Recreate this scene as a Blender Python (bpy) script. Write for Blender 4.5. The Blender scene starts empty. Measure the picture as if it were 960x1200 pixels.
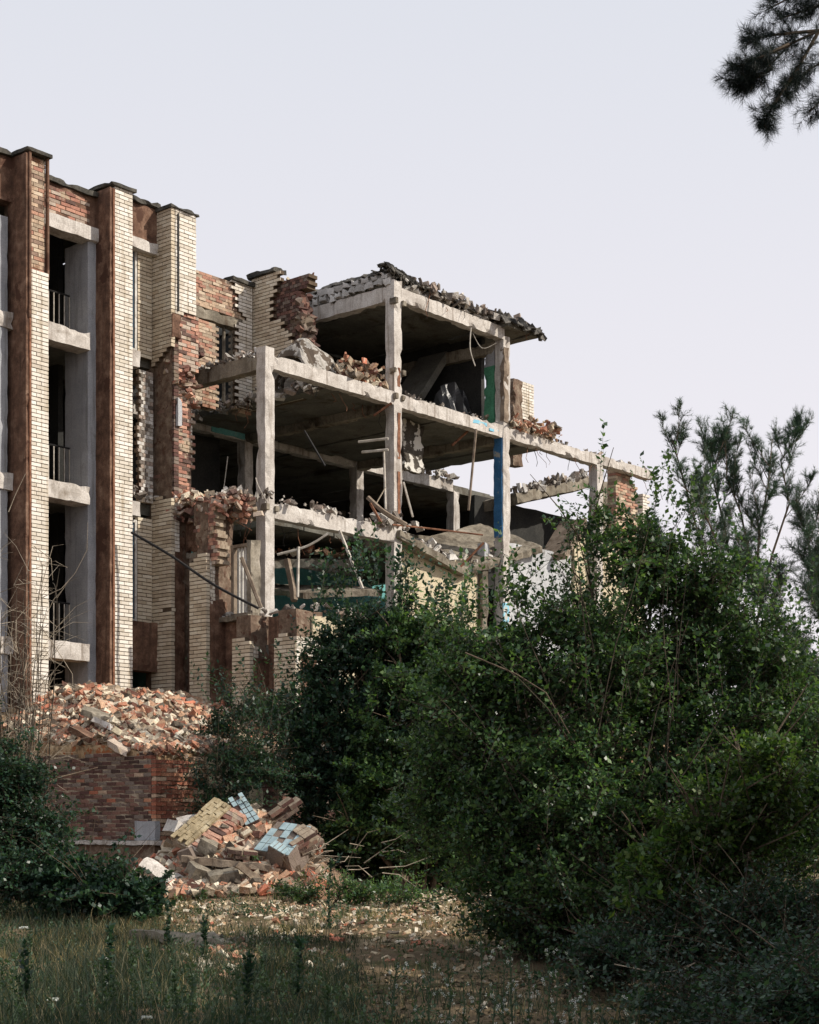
import bpy, math, random
import numpy as np
from mathutils import Vector, Matrix, noise
rnd = random.Random(7)
C = bpy.context.scene.collection
SC = bpy.context.scene
FPX = 1924.0; HX = 480.0; HY = 970.0; CAMZ = 1.5

# ------------------------------------------------------------------ camera
cam_d = bpy.data.cameras.new('camera'); cam = bpy.data.objects.new('camera', cam_d); C.objects.link(cam)
cam.location = (0, 0, CAMZ); cam.rotation_euler = (math.pi/2, 0, 0)
cam_d.sensor_width = 36; cam_d.sensor_fit = 'AUTO'; cam_d.lens = FPX/1200*36
cam_d.shift_y = (HY-600)/1200; cam_d.clip_start = .1; cam_d.clip_end = 3000
SC.camera = cam
SC.render.resolution_x = 819; SC.render.resolution_y = 1024

# ------------------------------------------------------------------ sky, sun, exposure
SUN = Vector((.982, -.187, .75)).normalized()
sun_el = math.asin(SUN.z); sun_az = math.atan2(SUN.x, SUN.y)
W = bpy.data.worlds.new('World'); SC.world = W; W.use_nodes = True
nt = W.node_tree; nt.nodes.clear()
sky = nt.nodes.new('ShaderNodeTexSky'); sky.sky_type = 'NISHITA'; sky.sun_disc = False
sky.sun_elevation = sun_el; sky.sun_rotation = sun_az
sky.air_density = 1.2; sky.dust_density = 3.0; sky.ozone_density = 1.0
veil = nt.nodes.new('ShaderNodeMixRGB'); veil.inputs[0].default_value = .86     # thin even overcast veil over the clear sky
tc = nt.nodes.new('ShaderNodeTexCoord'); sx = nt.nodes.new('ShaderNodeSeparateXYZ')
mr = nt.nodes.new('ShaderNodeMapRange'); mr.inputs[1].default_value = 0.0; mr.inputs[2].default_value = .55
vr = nt.nodes.new('ShaderNodeMixRGB'); vr.inputs[1].default_value = (10.7, 9.85, 10.2, 1); vr.inputs[2].default_value = (7.9, 8.25, 8.95, 1)
nt.links.new(tc.outputs['Generated'], sx.inputs[0]); nt.links.new(sx.outputs['Z'], mr.inputs[0])
nt.links.new(mr.outputs[0], vr.inputs[0]); nt.links.new(vr.outputs[0], veil.inputs[2])
nt.links.new(sky.outputs[0], veil.inputs[1])
bg = nt.nodes.new('ShaderNodeBackground'); bg.inputs['Strength'].default_value = .1
wo = nt.nodes.new('ShaderNodeOutputWorld')
nt.links.new(veil.outputs[0], bg.inputs['Color']); nt.links.new(bg.outputs[0], wo.inputs[0])
sd = bpy.data.lights.new('sun', 'SUN'); sd.energy = 4.8; sd.angle = math.radians(.7); sd.color = (1, .92, .81)
so = bpy.data.objects.new('sun', sd); C.objects.link(so)
so.rotation_euler = SUN.to_track_quat('Z', 'Y').to_euler()
SC.view_settings.view_transform = 'Standard'; SC.view_settings.look = 'None'
SC.view_settings.exposure = 0.0; SC.view_settings.gamma = 1

# ------------------------------------------------------------------ geometry of the site
RA = math.atan2(1924, 1660)
O = Vector((-3.25, 37.0, 0)); R = Vector((math.cos(RA), math.sin(RA), 0)); L = Vector((-math.sin(RA), math.cos(RA), 0))
F1, F2, F3 = 5.47, 8.88, 12.23
def P(px, py, D): return Vector(((px-HX)/FPX*D, D, CAMZ+(HY-py)/FPX*D))
def W2L(p):
    d = p-O; return Vector((d.dot(R), d.dot(L), p.z))
def L2W(u, v, z): return O+R*u+L*v+Vector((0, 0, z))
def onv(px, py, v):
    r = (px-HX)/FPX
    u = (r*(O.y+L.y*v)-O.x-L.x*v)/(R.x-r*R.y); D = O.y+R.y*u+L.y*v
    return u, CAMZ+(HY-py)/FPX*D
def onu(px, py, u):
    r = (px-HX)/FPX
    v = (r*(O.y+R.y*u)-O.x-R.x*u)/(L.x-r*L.y); D = O.y+R.y*u+L.y*v
    return v, CAMZ+(HY-py)/FPX*D

# ------------------------------------------------------------------ materials
def lin(r, g, b):
    f = lambda c: (c/255/12.92) if c/255 <= .04045 else ((c/255+.055)/1.055)**2.4
    return (f(r), f(g), f(b), 1)
def ramp(nt, stops, src, interp='LINEAR'):
    n = nt.nodes.new('ShaderNodeValToRGB'); n.color_ramp.interpolation = interp
    e = n.color_ramp.elements
    while len(e) < len(stops): e.new(.5)
    for i, (p, c) in enumerate(stops): e[i].position = p; e[i].color = c
    nt.links.new(src, n.inputs[0]); return n.outputs[0]
def noise_n(nt, scale, detail=5, rough=.6, vec=None, dist=0):
    n = nt.nodes.new('ShaderNodeTexNoise'); n.inputs['Scale'].default_value = scale
    n.inputs['Detail'].default_value = detail; n.inputs['Roughness'].default_value = rough
    n.inputs['Distortion'].default_value = dist
    if vec: nt.links.new(vec, n.inputs['Vector'])
    return n.outputs['Fac']
def mix(nt, f, a, b, mode='MIX'):
    n = nt.nodes.new('ShaderNodeMixRGB'); n.blend_type = mode
    for i, x in enumerate((f, a, b)):
        if isinstance(x, (int, float)): n.inputs[i].default_value = x
        elif isinstance(x, tuple): n.inputs[i].default_value = x
        else: nt.links.new(x, n.inputs[i])
    return n.outputs[0]
def rand_src(nt):
    g = nt.nodes.new('ShaderNodeNewGeometry'); o = nt.nodes.new('ShaderNodeObjectInfo')
    a = nt.nodes.new('ShaderNodeMath'); a.operation = 'ADD'
    f = nt.nodes.new('ShaderNodeMath'); f.operation = 'FRACT'
    nt.links.new(g.outputs['Random Per Island'], a.inputs[0]); nt.links.new(o.outputs['Random'], a.inputs[1])
    nt.links.new(a.outputs[0], f.inputs[0]); return f.outputs[0]
DES = .44
def material(name, stops, scale=3, bump=.3, bscale=40, rough=.9, island=None, stain=None, stain_scale=1.2, stain_lo=.5, stain_hi=.62,
             streak=None, spec=.2, fine=.25, blotch=None, des=None):
    D_ = DES if des is None else des
    m = bpy.data.materials.new(name); m.use_nodes = True; t = m.node_tree
    bs = t.nodes['Principled BSDF']; bs.inputs['Roughness'].default_value = rough
    bs.inputs['Specular IOR Level'].default_value = spec
    tcn = t.nodes.new('ShaderNodeTexCoord'); vec = tcn.outputs['Object']
    if island:
        island = [(p, tuple(q*(1-D_)+D_*(.3*c[0]+.59*c[1]+.11*c[2])*1.05 for q in c[:3])+(1,)) for p, c in island]
        col = ramp(t, island, rand_src(t), 'CONSTANT' if len(island) > 4 else 'LINEAR')
        n1 = noise_n(t, scale, 6, .65, vec)
        col = mix(t, .5, col, ramp(t, [(.3, (.35, .35, .35, 1)), (.7, (.68, .68, .68, 1))], n1), 'OVERLAY')
    else:
        n1 = noise_n(t, scale, 7, .65, vec); col = ramp(t, stops, n1)
    if fine:
        nf = noise_n(t, bscale*1.2, 3, .7, vec)
        col = mix(t, fine, col, ramp(t, [(.35, (.12, .12, .12, 1)), (.62, (.9, .9, .9, 1))], nf), 'OVERLAY')
    if stain:
        ns = noise_n(t, stain_scale, 6, .7, vec, .4)
        col = mix(t, ramp(t, [(stain_lo, (0, 0, 0, 1)), (stain_hi, (1, 1, 1, 1))], ns), col, stain)
    if blotch:
        nb = noise_n(t, blotch[1], 8, .6, vec, .2)
        col = mix(t, ramp(t, [(blotch[2], (0, 0, 0, 1)), (blotch[2]+.02, (1, 1, 1, 1))], nb), col, blotch[0])
    if streak:
        mp = t.nodes.new('ShaderNodeMapping'); mp.inputs['Scale'].default_value = (5, 5, .35); t.links.new(vec, mp.inputs[0])
        nk = noise_n(t, 1.5, 5, .6, mp.outputs[0])
        col = mix(t, ramp(t, [(.52, (0, 0, 0, 1)), (.72, (.75, .75, .75, 1))], nk), col, streak)
    t.links.new(col, bs.inputs['Base Color'])
    if bump:
        b = t.nodes.new('ShaderNodeBump'); b.inputs['Strength'].default_value = bump; b.inputs['Distance'].default_value = .02
        nb = noise_n(t, bscale, 6, .7, vec); t.links.new(nb, b.inputs['Height']); t.links.new(b.outputs[0], bs.inputs['Normal'])
    return m
def leafmat(name, cols, trans=.35, rough=.38):
    m = bpy.data.materials.new(name); m.use_nodes = True; t = m.node_tree
    bs = t.nodes['Principled BSDF']; bs.inputs['Roughness'].default_value = rough; bs.inputs['Specular IOR Level'].default_value = .4
    g = t.nodes.new('ShaderNodeNewGeometry')
    col = ramp(t, cols, g.outputs['Random Per Island'])
    tcn = t.nodes.new('ShaderNodeTexCoord')
    nz = noise_n(t, .9, 3, .5, tcn.outputs['Object'])
    col = mix(t, .6, col, ramp(t, [(.35, (.25, .25, .25, 1)), (.65, (.72, .72, .66, 1))], nz), 'OVERLAY')
    t.links.new(col, bs.inputs['Base Color'])
    tr = t.nodes.new('ShaderNodeBsdfTranslucent'); t.links.new(mix(t, 1, col, (1.3, 1.4, .65, 1), 'MULTIPLY'), tr.inputs[0])
    ms = t.nodes.new('ShaderNodeMixShader'); ms.inputs[0].default_value = trans
    t.links.new(bs.outputs[0], ms.inputs[1]); t.links.new(tr.outputs[0], ms.inputs[2])
    t.links.new(ms.outputs[0], t.nodes['Material Output'].inputs[0])
    return m
M = {}
M['concrete'] = material('concrete', [(.3, lin(150, 142, 134)), (.5, lin(186, 180, 173)), (.72, lin(209, 204, 198))], 1.6, .35, 30,
                         stain=lin(128, 118, 106), stain_lo=.58, stain_hi=.74, streak=lin(104, 90, 76))
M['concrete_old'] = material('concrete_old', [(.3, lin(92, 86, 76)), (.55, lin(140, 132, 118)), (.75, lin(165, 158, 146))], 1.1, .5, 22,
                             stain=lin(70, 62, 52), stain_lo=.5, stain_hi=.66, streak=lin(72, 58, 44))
M['concrete_grey'] = material('concrete_grey', [(.3, lin(134, 136, 140)), (.7, lin(168, 169, 172))], 1.2, .25, 40, streak=lin(110, 108, 106), stain=lin(112, 110, 106), stain_lo=.6, stain_hi=.75)
M['white_brick'] = material('white_brick', None, 2, .25, 60, island=[(0, lin(194, 178, 150)), (.5, lin(216, 202, 178)), (1, lin(229, 219, 201))], fine=.15, streak=lin(150, 132, 104))
M['shaded_white_brick'] = material('shaded_white_brick', None, 2, .25, 60, island=[(0, lin(184, 158, 114)), (.5, lin(202, 178, 134)), (1, lin(215, 195, 156))], fine=.15)  # white brick with its shade painted in as a tan tone
M['dark_mortar'] = material('dark_mortar', [(.3, lin(70, 58, 46)), (.7, lin(104, 90, 74))], 4, .3, 50)
M['grey_mortar'] = material('grey_mortar', [(.3, lin(128, 112, 96)), (.7, lin(176, 162, 142))], 4, .5, 50, stain=lin(96, 74, 60), stain_lo=.5, stain_hi=.6)
RED = [(0, lin(178, 100, 60)), (.14, lin(146, 82, 56)), (.26, lin(160, 132, 106)), (.42, lin(196, 120, 74)), (.54, lin(122, 76, 56)),
       (.64, lin(182, 156, 128)), (.8, lin(208, 136, 88)), (.9, lin(104, 70, 56))]
M['red_brick'] = material('red_brick', None, 4, .6, 45, island=RED, fine=.35, stain=lin(172, 156, 134), stain_scale=2.4, stain_lo=.55, stain_hi=.62)
M['sunlit_brick'] = material('sunlit_brick', None, 4, .6, 45, des=.3, island=[(0, lin(170, 88, 46)), (.25, lin(140, 74, 46)), (.45, lin(190, 118, 70)), (.6, lin(160, 96, 60)), (.8, lin(184, 150, 116))], fine=.35, stain=lin(186, 166, 138), stain_scale=3, stain_lo=.58, stain_hi=.64)  # brighter orange copy for the wall's front face, sunlight put into the colour
DRED = [(0, lin(120, 70, 52)), (.2, lin(100, 58, 46)), (.4, lin(116, 88, 72)), (.55, lin(136, 84, 58)), (.7, lin(80, 52, 42)), (.85, lin(126, 104, 86))]
M['old_red_brick'] = material('old_red_brick', None, 3, .6, 45, island=DRED, fine=.35, stain=lin(120, 108, 94), stain_scale=1.6, stain_lo=.54, stain_hi=.63)
OCH = [(0, lin(170, 140, 100)), (.2, lin(192, 152, 104)), (.4, lin(186, 120, 74)), (.55, lin(150, 112, 82)), (.7, lin(204, 172, 128)), (.85, lin(176, 104, 66))]
M['ochre_brick'] = material('ochre_brick', None, 4, .7, 45, island=OCH, fine=.35, stain=lin(120, 84, 62), stain_scale=1.2, stain_lo=.55, stain_hi=.66)
RUB = [(0, lin(176, 104, 60)), (.13, lin(196, 176, 140)), (.25, lin(134, 112, 84)), (.35, lin(184, 132, 88)), (.46, lin(206, 190, 158)),
       (.56, lin(112, 66, 46)), (.66, lin(168, 144, 110)), (.76, lin(190, 142, 96)), (.85, lin(92, 80, 64)), (.95, lin(206, 104, 48))]
M['rubble'] = material('rubble', None, 6, .7, 35, des=.34, island=RUB, fine=.4, stain=lin(196, 182, 164), stain_scale=3, stain_lo=.56, stain_hi=.64)
GRB = [(0, lin(150, 140, 126)), (.2, lin(186, 176, 160)), (.4, lin(112, 98, 84)), (.55, lin(158, 132, 110)), (.7, lin(198, 190, 178)), (.85, lin(96, 82, 70))]
M['brick_core'] = material('weathered_brick_core', [(.3, lin(84, 70, 60)), (.5, lin(112, 94, 80)), (.7, lin(142, 128, 112))], 5, .9, 16, fine=.2, blotch=(lin(94, 70, 58), 6, .58))
M['grey_rubble'] = material('grey_rubble', None, 5, .7, 35, island=GRB, fine=.4)
M['brown_render'] = material('brown_render', [(.3, lin(70, 52, 43)), (.52, lin(108, 82, 67)), (.72, lin(142, 116, 98))], 4.2, .6, 45, fine=.35, blotch=(lin(82, 58, 47), 1.4, .6), streak=lin(66, 50, 42))
M['felt'] = material('roofing_felt', [(.35, lin(48, 48, 47)), (.65, lin(108, 104, 97))], 3, .8, 20, rough=.85)
M['cap'] = material('cap_stone', [(.35, lin(46, 46, 44)), (.7, lin(96, 92, 84))], 4, .7, 25)
M['stone'] = material('stone', None, 4, .5, 30, island=[(0, lin(150, 144, 136)), (1, lin(206, 200, 192))], fine=.3)
M['steel'] = material('rusty_steel', [(.35, lin(94, 60, 44)), (.7, lin(150, 108, 84))], 8, .2, 60, rough=.8)
M['darksteel'] = material('dark_steel', [(.35, lin(26, 26, 28)), (.7, lin(48, 46, 44))], 8, .2, 60, rough=.6)
M['palepipe'] = material('pale_paint', [(.35, lin(150, 142, 130)), (.7, lin(206, 200, 190))], 5, .2, 60, rough=.7)
M['wood'] = material('old_wood', [(.3, lin(86, 72, 60)), (.7, lin(152, 138, 122))], 3, .4, 50)
M['frame_white'] = material('white_window_paint', [(.35, lin(170, 166, 158)), (.7, lin(216, 214, 208))], 6, .2, 60, rough=.6, stain=lin(120, 100, 80), stain_lo=.58, stain_hi=.66, stain_scale=5)
M['teal'] = material('teal_plaster', [(.3, lin(92, 156, 156)), (.7, lin(126, 186, 184))], 2, .2, 30, stain=lin(166, 170, 164), stain_lo=.58, stain_hi=.66)
M['green_paint'] = material('green_paint', [(.3, lin(58, 108, 84)), (.7, lin(80, 136, 106))], 2, .2, 30)
M['blue_paint'] = material('blue_paint', [(.3, lin(40, 84, 124)), (.7, lin(66, 112, 150))], 3, .2, 30, stain=lin(150, 150, 142), stain_lo=.6, stain_hi=.64, stain_scale=3)
M['lightblue'] = material('light_blue_paint', [(.3, lin(96, 160, 190)), (.7, lin(150, 200, 215))], 3, .2, 30, stain=lin(180, 178, 170), stain_lo=.55, stain_hi=.6, stain_scale=3)
M['cream'] = material('cream_plaster', [(.3, lin(176, 164, 138)), (.7, lin(200, 188, 162))], 1.3, .3, 25, stain=lin(140, 132, 120), stain_lo=.6, stain_hi=.68, blotch=(lin(120, 112, 104), 1.5, .66))
M['white_plaster'] = material('white_plaster', [(.3, lin(160, 162, 164)), (.7, lin(190, 191, 193))], 1.3, .3, 25, stain=lin(150, 148, 144), stain_lo=.58, stain_hi=.7)
M['peeling'] = material('peeling_plaster', [(.3, lin(58, 54, 48)), (.7, lin(88, 82, 74))], 2, .5, 25, blotch=(lin(205, 202, 194), 3.2, .53))
M['dark_room'] = material('shade_dark_plaster', [(.3, lin(38, 39, 39)), (.7, lin(62, 61, 58))], 1.5, .2, 20)  # plaster colour darkened to carry the gloom of the unlit rooms
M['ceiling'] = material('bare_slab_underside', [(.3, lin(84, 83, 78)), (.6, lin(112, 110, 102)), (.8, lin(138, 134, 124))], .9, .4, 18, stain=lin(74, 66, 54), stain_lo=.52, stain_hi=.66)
M['tile'] = material('blue_tile', [(.3, lin(124, 146, 152)), (.7, lin(164, 184, 188))], 5, .1, 20, rough=.25, spec=.5, fine=.1, stain=lin(110, 104, 94), stain_lo=.6, stain_hi=.66, stain_scale=6)
M['tarp'] = material('black_sheet', [(.3, lin(28, 29, 31)), (.7, lin(54, 55, 57))], 3, .3, 20, rough=.35, spec=.5)
M['bark'] = material('bark', [(.3, lin(66, 56, 46)), (.7, lin(118, 104, 88))], 6, .6, 40)
M['drytwig'] = material('dry_twig', [(.3, lin(120, 108, 92)), (.7, lin(176, 164, 146))], 6, .2, 40)
M['darktwig'] = material('dark_twig', [(.3, lin(46, 40, 34)), (.7, lin(92, 82, 70))], 6, .2, 40)
M['leaf'] = leafmat('green_leaf', [(0, (.02, .048, .03, 1)), (.5, (.052, .108, .044, 1)), (1, (.13, .21, .07, 1))])
M['leaf_dark'] = leafmat('dark_green_leaf', [(0, (.012, .032, .024, 1)), (.6, (.028, .064, .042, 1)), (1, (.065, .12, .065, 1))])
M['leaf_light'] = leafmat('light_green_leaf', [(0, (.03, .07, .02, 1)), (.6, (.06, .115, .03, 1)), (1, (.13, .18, .045, 1))], .4)
M['needle'] = leafmat('pine_needle', [(0, (.024, .055, .038, 1)), (.6, (.045, .09, .058, 1)), (1, (.08, .135, .08, 1))], .15, .6)
M['needle_near'] = leafmat('near_pine_needle', [(0, (.006, .014, .014, 1)), (1, (.016, .032, .028, 1))], .12, .6)
M['grass'] = leafmat('grass_blade', [(0, (.016, .038, .026, 1)), (.45, (.034, .058, .034, 1)), (.82, (.066, .074, .044, 1)), (1, (.28, .22, .13, 1))], .3, .7)
M['weed'] = leafmat('weed_leaf', [(0, (.03, .06, .035, 1)), (1, (.075, .12, .06, 1))], .3, .6)
M['petal'] = leafmat('pale_petal', [(0, (.45, .46, .5, 1)), (1, (.7, .7, .72, 1))], .3, .7)
M['sandy'] = material('sandy_chips', None, 5, .4, 30, fine=.3, des=0, island=[(0, lin(150, 134, 110)), (.3, lin(186, 170, 144)), (.5, lin(120, 104, 82)), (.7, lin(204, 192, 172)), (.9, lin(168, 136, 106))])
M['drygrass'] = leafmat('dry_grass_blade', [(0, (.12, .1, .05, 1)), (.5, (.24, .19, .1, 1)), (1, (.4, .32, .19, 1))], .3, .7)
M['litter'] = material('litter', None, 5, .4, 30, fine=.4, des=0, island=[(0, lin(70, 60, 46)), (.3, lin(104, 90, 68)), (.5, lin(56, 52, 38)), (.7, lin(140, 122, 94)), (.9, lin(170, 160, 144))])
def ground_mat():
    m = bpy.data.materials.new('earth'); m.use_nodes = True; t = m.node_tree; bs = t.nodes['Principled BSDF']
    bs.inputs['Roughness'].default_value = .95; bs.inputs['Specular IOR Level'].default_value = .1
    tcn = t.nodes.new('ShaderNodeTexCoord'); v = tcn.outputs['Object']
    c = ramp(t, [(.3, lin(78, 67, 52)), (.5, lin(114, 98, 78)), (.7, lin(146, 130, 106))], noise_n(t, .8, 8, .65, v))
    c = mix(t, ramp(t, [(.5, (0, 0, 0, 1)), (.6, (1, 1, 1, 1))], noise_n(t, 1.4, 7, .75, v)), c, lin(84, 80, 54))
    c = mix(t, .5, c, ramp(t, [(.35, (.1, .1, .1, 1)), (.65, (.9, .9, .9, 1))], noise_n(t, 22, 6, .75, v)), 'OVERLAY')
    t.links.new(c, bs.inputs['Base Color'])
    b = t.nodes.new('ShaderNodeBump'); b.inputs['Strength'].default_value = .8; b.inputs['Distance'].default_value = .05
    t.links.new(noise_n(t, 14, 8, .75, v), b.inputs['Height']); t.links.new(b.outputs[0], bs.inputs['Normal'])
    return m
M['earth'] = ground_mat()

# ------------------------------------------------------------------ mesh helpers
def link(o, parent=None):
    C.objects.link(o)
    if parent: o.parent = parent
    return o
def tag(o, label=None, cat=None, group=None, kind=None):
    if label: o['label'] = label
    if cat: o['category'] = cat
    if group: o['group'] = group
    if kind: o['kind'] = kind
    return o
def empty(name, loc, rz=0, **k):
    o = bpy.data.objects.new(name, None); o.location = loc; o.rotation_euler = (0, 0, rz); o.empty_display_size = .3
    link(o); return tag(o, **k)
class MB:
    def __init__(s): s.v = []; s.f = []
    def add(s, vs, fs):
        n = len(s.v); s.v += [tuple(v) for v in vs]; s.f += [tuple(i+n for i in f) for f in fs]
    def hexa(s, p):    # 8 points: bottom ring 0-3, top ring 4-7
        s.add(p, [(0, 3, 2, 1), (4, 5, 6, 7), (0, 1, 5, 4), (1, 2, 6, 5), (2, 3, 7, 6), (3, 0, 4, 7)])
    def box(s, x0, x1, y0, y1, z0, z1):
        s.hexa([(x0, y0, z0), (x1, y0, z0), (x1, y1, z0), (x0, y1, z0), (x0, y0, z1), (x1, y0, z1), (x1, y1, z1), (x0, y1, z1)])
    def obox(s, o, a, b, c):   # corner + three edge vectors
        s.hexa([o, o+a, o+a+b, o+b, o+c, o+a+c, o+a+b+c, o+b+c])
    def rough(s, x0, x1, y0, y1, z0, z1, seg=.13, amp=.012, chip=.05, seed=0, brk=None):
        n = [max(1, int(round((b-a)/seg))) for a, b in ((x0, x1), (y0, y1), (z0, z1))]
        lo = (x0, y0, z0); hi = (x1, y1, z1); idx = {}; vs = []
        def vert(i):
            if i in idx: return idx[i]
            p = Vector([lo[k]+(hi[k]-lo[k])*i[k]/n[k] for k in range(3)])
            q = p*2.3+Vector((seed*7.1, seed*3.3, 0)); nv = noise.noise_vector(q*1.7)
            w = p+nv*amp*1.5
            e = [k for k in range(3) if i[k] in (0, n[k])]
            if len(e) >= 2:
                c = noise.noise(q*1.9+Vector((9, 3, 1)))
                if c > .18:
                    for k in e:
                        w[k] += (1 if i[k] == 0 else -1)*min(chip*(c-.18)*1.7, (hi[k]-lo[k])*.3)
            if brk:
                for (ax, side, amt) in brk:
                    if i[ax] == (0 if side < 0 else n[ax]):
                        w[ax] -= side*amt*(.5+noise.noise(p*5.1+Vector((seed, 0, 0))))
            idx[i] = len(vs); vs.append(w); return idx[i]
        fs = []
        for ax in range(3):
            a, b = [(1, 2), (2, 0), (0, 1)][ax]
            for side in (0, n[ax]):
                for i in range(n[a]):
                    for j in range(n[b]):
                        q = []
                        for di, dj in ((0, 0), (1, 0), (1, 1), (0, 1)):
                            k = [0, 0, 0]; k[ax] = side; k[a] = i+di; k[b] = j+dj; q.append(vert(tuple(k)))
                        if side == 0: q.reverse()
                        fs.append(q)
        s.add(vs, fs)
    def tube(s, pts, r0, r1=None, n=5):
        r1 = r0 if r1 is None else r1; pts = [Vector(p) for p in pts]; vs = []; fs = []
        for i, p in enumerate(pts):
            d = (pts[min(i+1, len(pts)-1)]-pts[max(i-1, 0)]).normalized()
            a = d.cross(Vector((.31, .17, .93))).normalized(); b = d.cross(a); r = r0+(r1-r0)*i/(len(pts)-1)
            vs += [p+(a*math.cos(t)+b*math.sin(t))*r for t in [2*math.pi*k/n for k in range(n)]]
        for i in range(len(pts)-1):
            for k in range(n): fs.append((i*n+k, i*n+(k+1) % n, (i+1)*n+(k+1) % n, (i+1)*n+k))
        fs.append(tuple(range(n))[::-1]); fs.append(tuple((len(pts)-1)*n+k for k in range(n)))
        s.add(vs, fs)
    def chunk(s, c, size, r=rnd, jit=.22, rot=None):
        R3 = (rot or rand_rot(r)); c = Vector(c); p = []
        for z in (-.5, .5):
            for x, y in ((-.5, -.5), (.5, -.5), (.5, .5), (-.5, .5)):
                q = Vector(((x+r.uniform(-jit, jit)*.6)*size[0], (y+r.uniform(-jit, jit)*.6)*size[1], (z+r.uniform(-jit, jit)*.6)*size[2]))
                p.append(R3 @ q+c)
        s.hexa(p)
    def build(s, name, mat, parent=None, smooth=False, kind=None):
        me = bpy.data.meshes.new(name); me.from_pydata(s.v, [], s.f)
        me.materials.append(M[mat] if isinstance(mat, str) else mat)
        if smooth: me.polygons.foreach_set('use_smooth', [True]*len(me.polygons))
        me.update()
        o = link(bpy.data.objects.new(name, me), parent)
        if kind: o['kind'] = kind
        return o
def rand_rot(r, tilt=math.pi):
    return Matrix.Rotation(r.uniform(0, 6.28), 3, 'Z') @ Matrix.Rotation(r.uniform(-tilt, tilt), 3, 'X') @ Matrix.Rotation(r.uniform(-tilt, tilt), 3, 'Y')
def nmesh(name, verts, faces, mat, parent=None, kind=None, k=None):
    """numpy verts (n,3), faces (m,k)"""
    me = bpy.data.meshes.new(name); nv = len(verts); nf, kk = faces.shape
    me.vertices.add(nv); me.vertices.foreach_set('co', np.ascontiguousarray(verts, dtype=np.float32).ravel())
    me.loops.add(nf*kk); me.loops.foreach_set('vertex_index', np.ascontiguousarray(faces, dtype=np.int32).ravel())
    me.polygons.add(nf); me.polygons.foreach_set('loop_start', np.arange(0, nf*kk, kk, dtype=np.int32))
    me.polygons.foreach_set('loop_total', np.full(nf, kk, dtype=np.int32))
    me.update(calc_edges=True); me.materials.append(M[mat])
    o = link(bpy.data.objects.new(name, me), parent)
    if kind: o['kind'] = kind
    return o

def masonry(face_mb, mortar_mb, org, es, en, Wd, H, mask=None, course=.085, bl=.26, jh=.017, jv=.014, depth=.11, rec=.018, jit=.005, seed=1, both=False, out=None):
    """bricks laid on a plane: org corner, es along, en outward; each brick keeps its own edges, the mortar lies back"""
    r = random.Random(seed); es = Vector(es).normalized(); en = Vector(en); up = Vector((0, 0, 1)); org = Vector(org)
    nc = int(round(H/course))
    for j in range(nc):
        z0 = j*course; off = -(bl/2 if j % 2 else 0); s0 = off
        while s0 < Wd-.01:
            a = max(s0, 0); b = min(s0+bl, Wd); s0 += bl
            if Wd-b < .06: b = Wd; s0 = Wd+1
            if b-a < .05: continue
            if mask and not mask((a+b)/2, z0+course/2): continue
            pr = r.uniform(-jit, jit)+(r.uniform(-.02, .02) if r.random() < .03 else 0)
            o = org+es*(a+jv/2)+up*(z0+jh/2)+en*pr
            if out is not None: out.append((o+es*((b-a-jv)/2)+up*((course-jh)/2)-en*depth/2, b-a-jv))
            else: face_mb.obox(o-en*depth, es*(b-a-jv), en*depth, up*(course-jh))
            ma = a+(.016 if a <= 0 else 0); mz = b-(.016 if b >= Wd else 0)
            if mortar_mb: mortar_mb.obox(org+es*ma+up*z0-en*(depth+.004), es*(mz-ma), en*(depth-rec+.004), up*course)
def jag(fn, amp=.12, f=3.0, seed=0):
    return lambda s, t: fn(s+noise.noise(Vector((s*f, t*f, seed)))*amp, t+noise.noise(Vector((s*f+9, t*f+4, seed)))*amp)

# ------------------------------------------------------------------ ground
def sstep(a, b, x):
    t = min(1, max(0, (x-a)/(b-a))); return t*t*(3-2*t)
def gz(x, y):
    b = .3*sstep(14, 27, y)
    near = 1 if abs(x) < 20 and 4 < y < 40 else .3
    return b+near*(.10*noise.noise(Vector((x*.5, y*.5, 0)))+.035*noise.noise(Vector((x*2.1, y*2.1, 3))))
def ground():
    xs = sorted(set([-600, -300, -120, -60, -30, -20]+[round(-12+.22*i, 3) for i in range(112)]+[20, 30, 60, 120, 300, 600]))
    ys = sorted(set([-80, -20, 0, 3, 5]+[round(6+.22*i, 3) for i in range(125)]+[40, 60, 100, 200, 400, 900, 1500]))
    v = [(x, y, gz(x, y)) for y in ys for x in xs]; n = len(xs)
    f = [(j*n+i, j*n+i+1, (j+1)*n+i+1, (j+1)*n+i) for j in range(len(ys)-1) for i in range(n-1)]
    m = MB(); m.v = v; m.f = f; o = m.build('ground', 'earth', None, True, 'structure')
ground()

# ------------------------------------------------------------------ the ruined building
B = empty('ruined_building', O, RA, label='bombed-out multi-storey building with bare concrete frame and pale brick pilasters', cat='building')
def part(mb, name, mat, parent=B, label=None, **k):
    o = mb.build(name, mat, parent, **k)
    if label: o['label'] = label
    return o
def rbox(name, mat, *a, parent=B, label=None, **k):
    m = MB(); m.rough(*a, **k); return part(m, name, mat, parent, label)
def group_part(name, parent=B, label=None):
    o = bpy.data.objects.new(name, None); o.empty_display_size = .2; link(o, parent)
    if label: o['label'] = label
    return o

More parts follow.
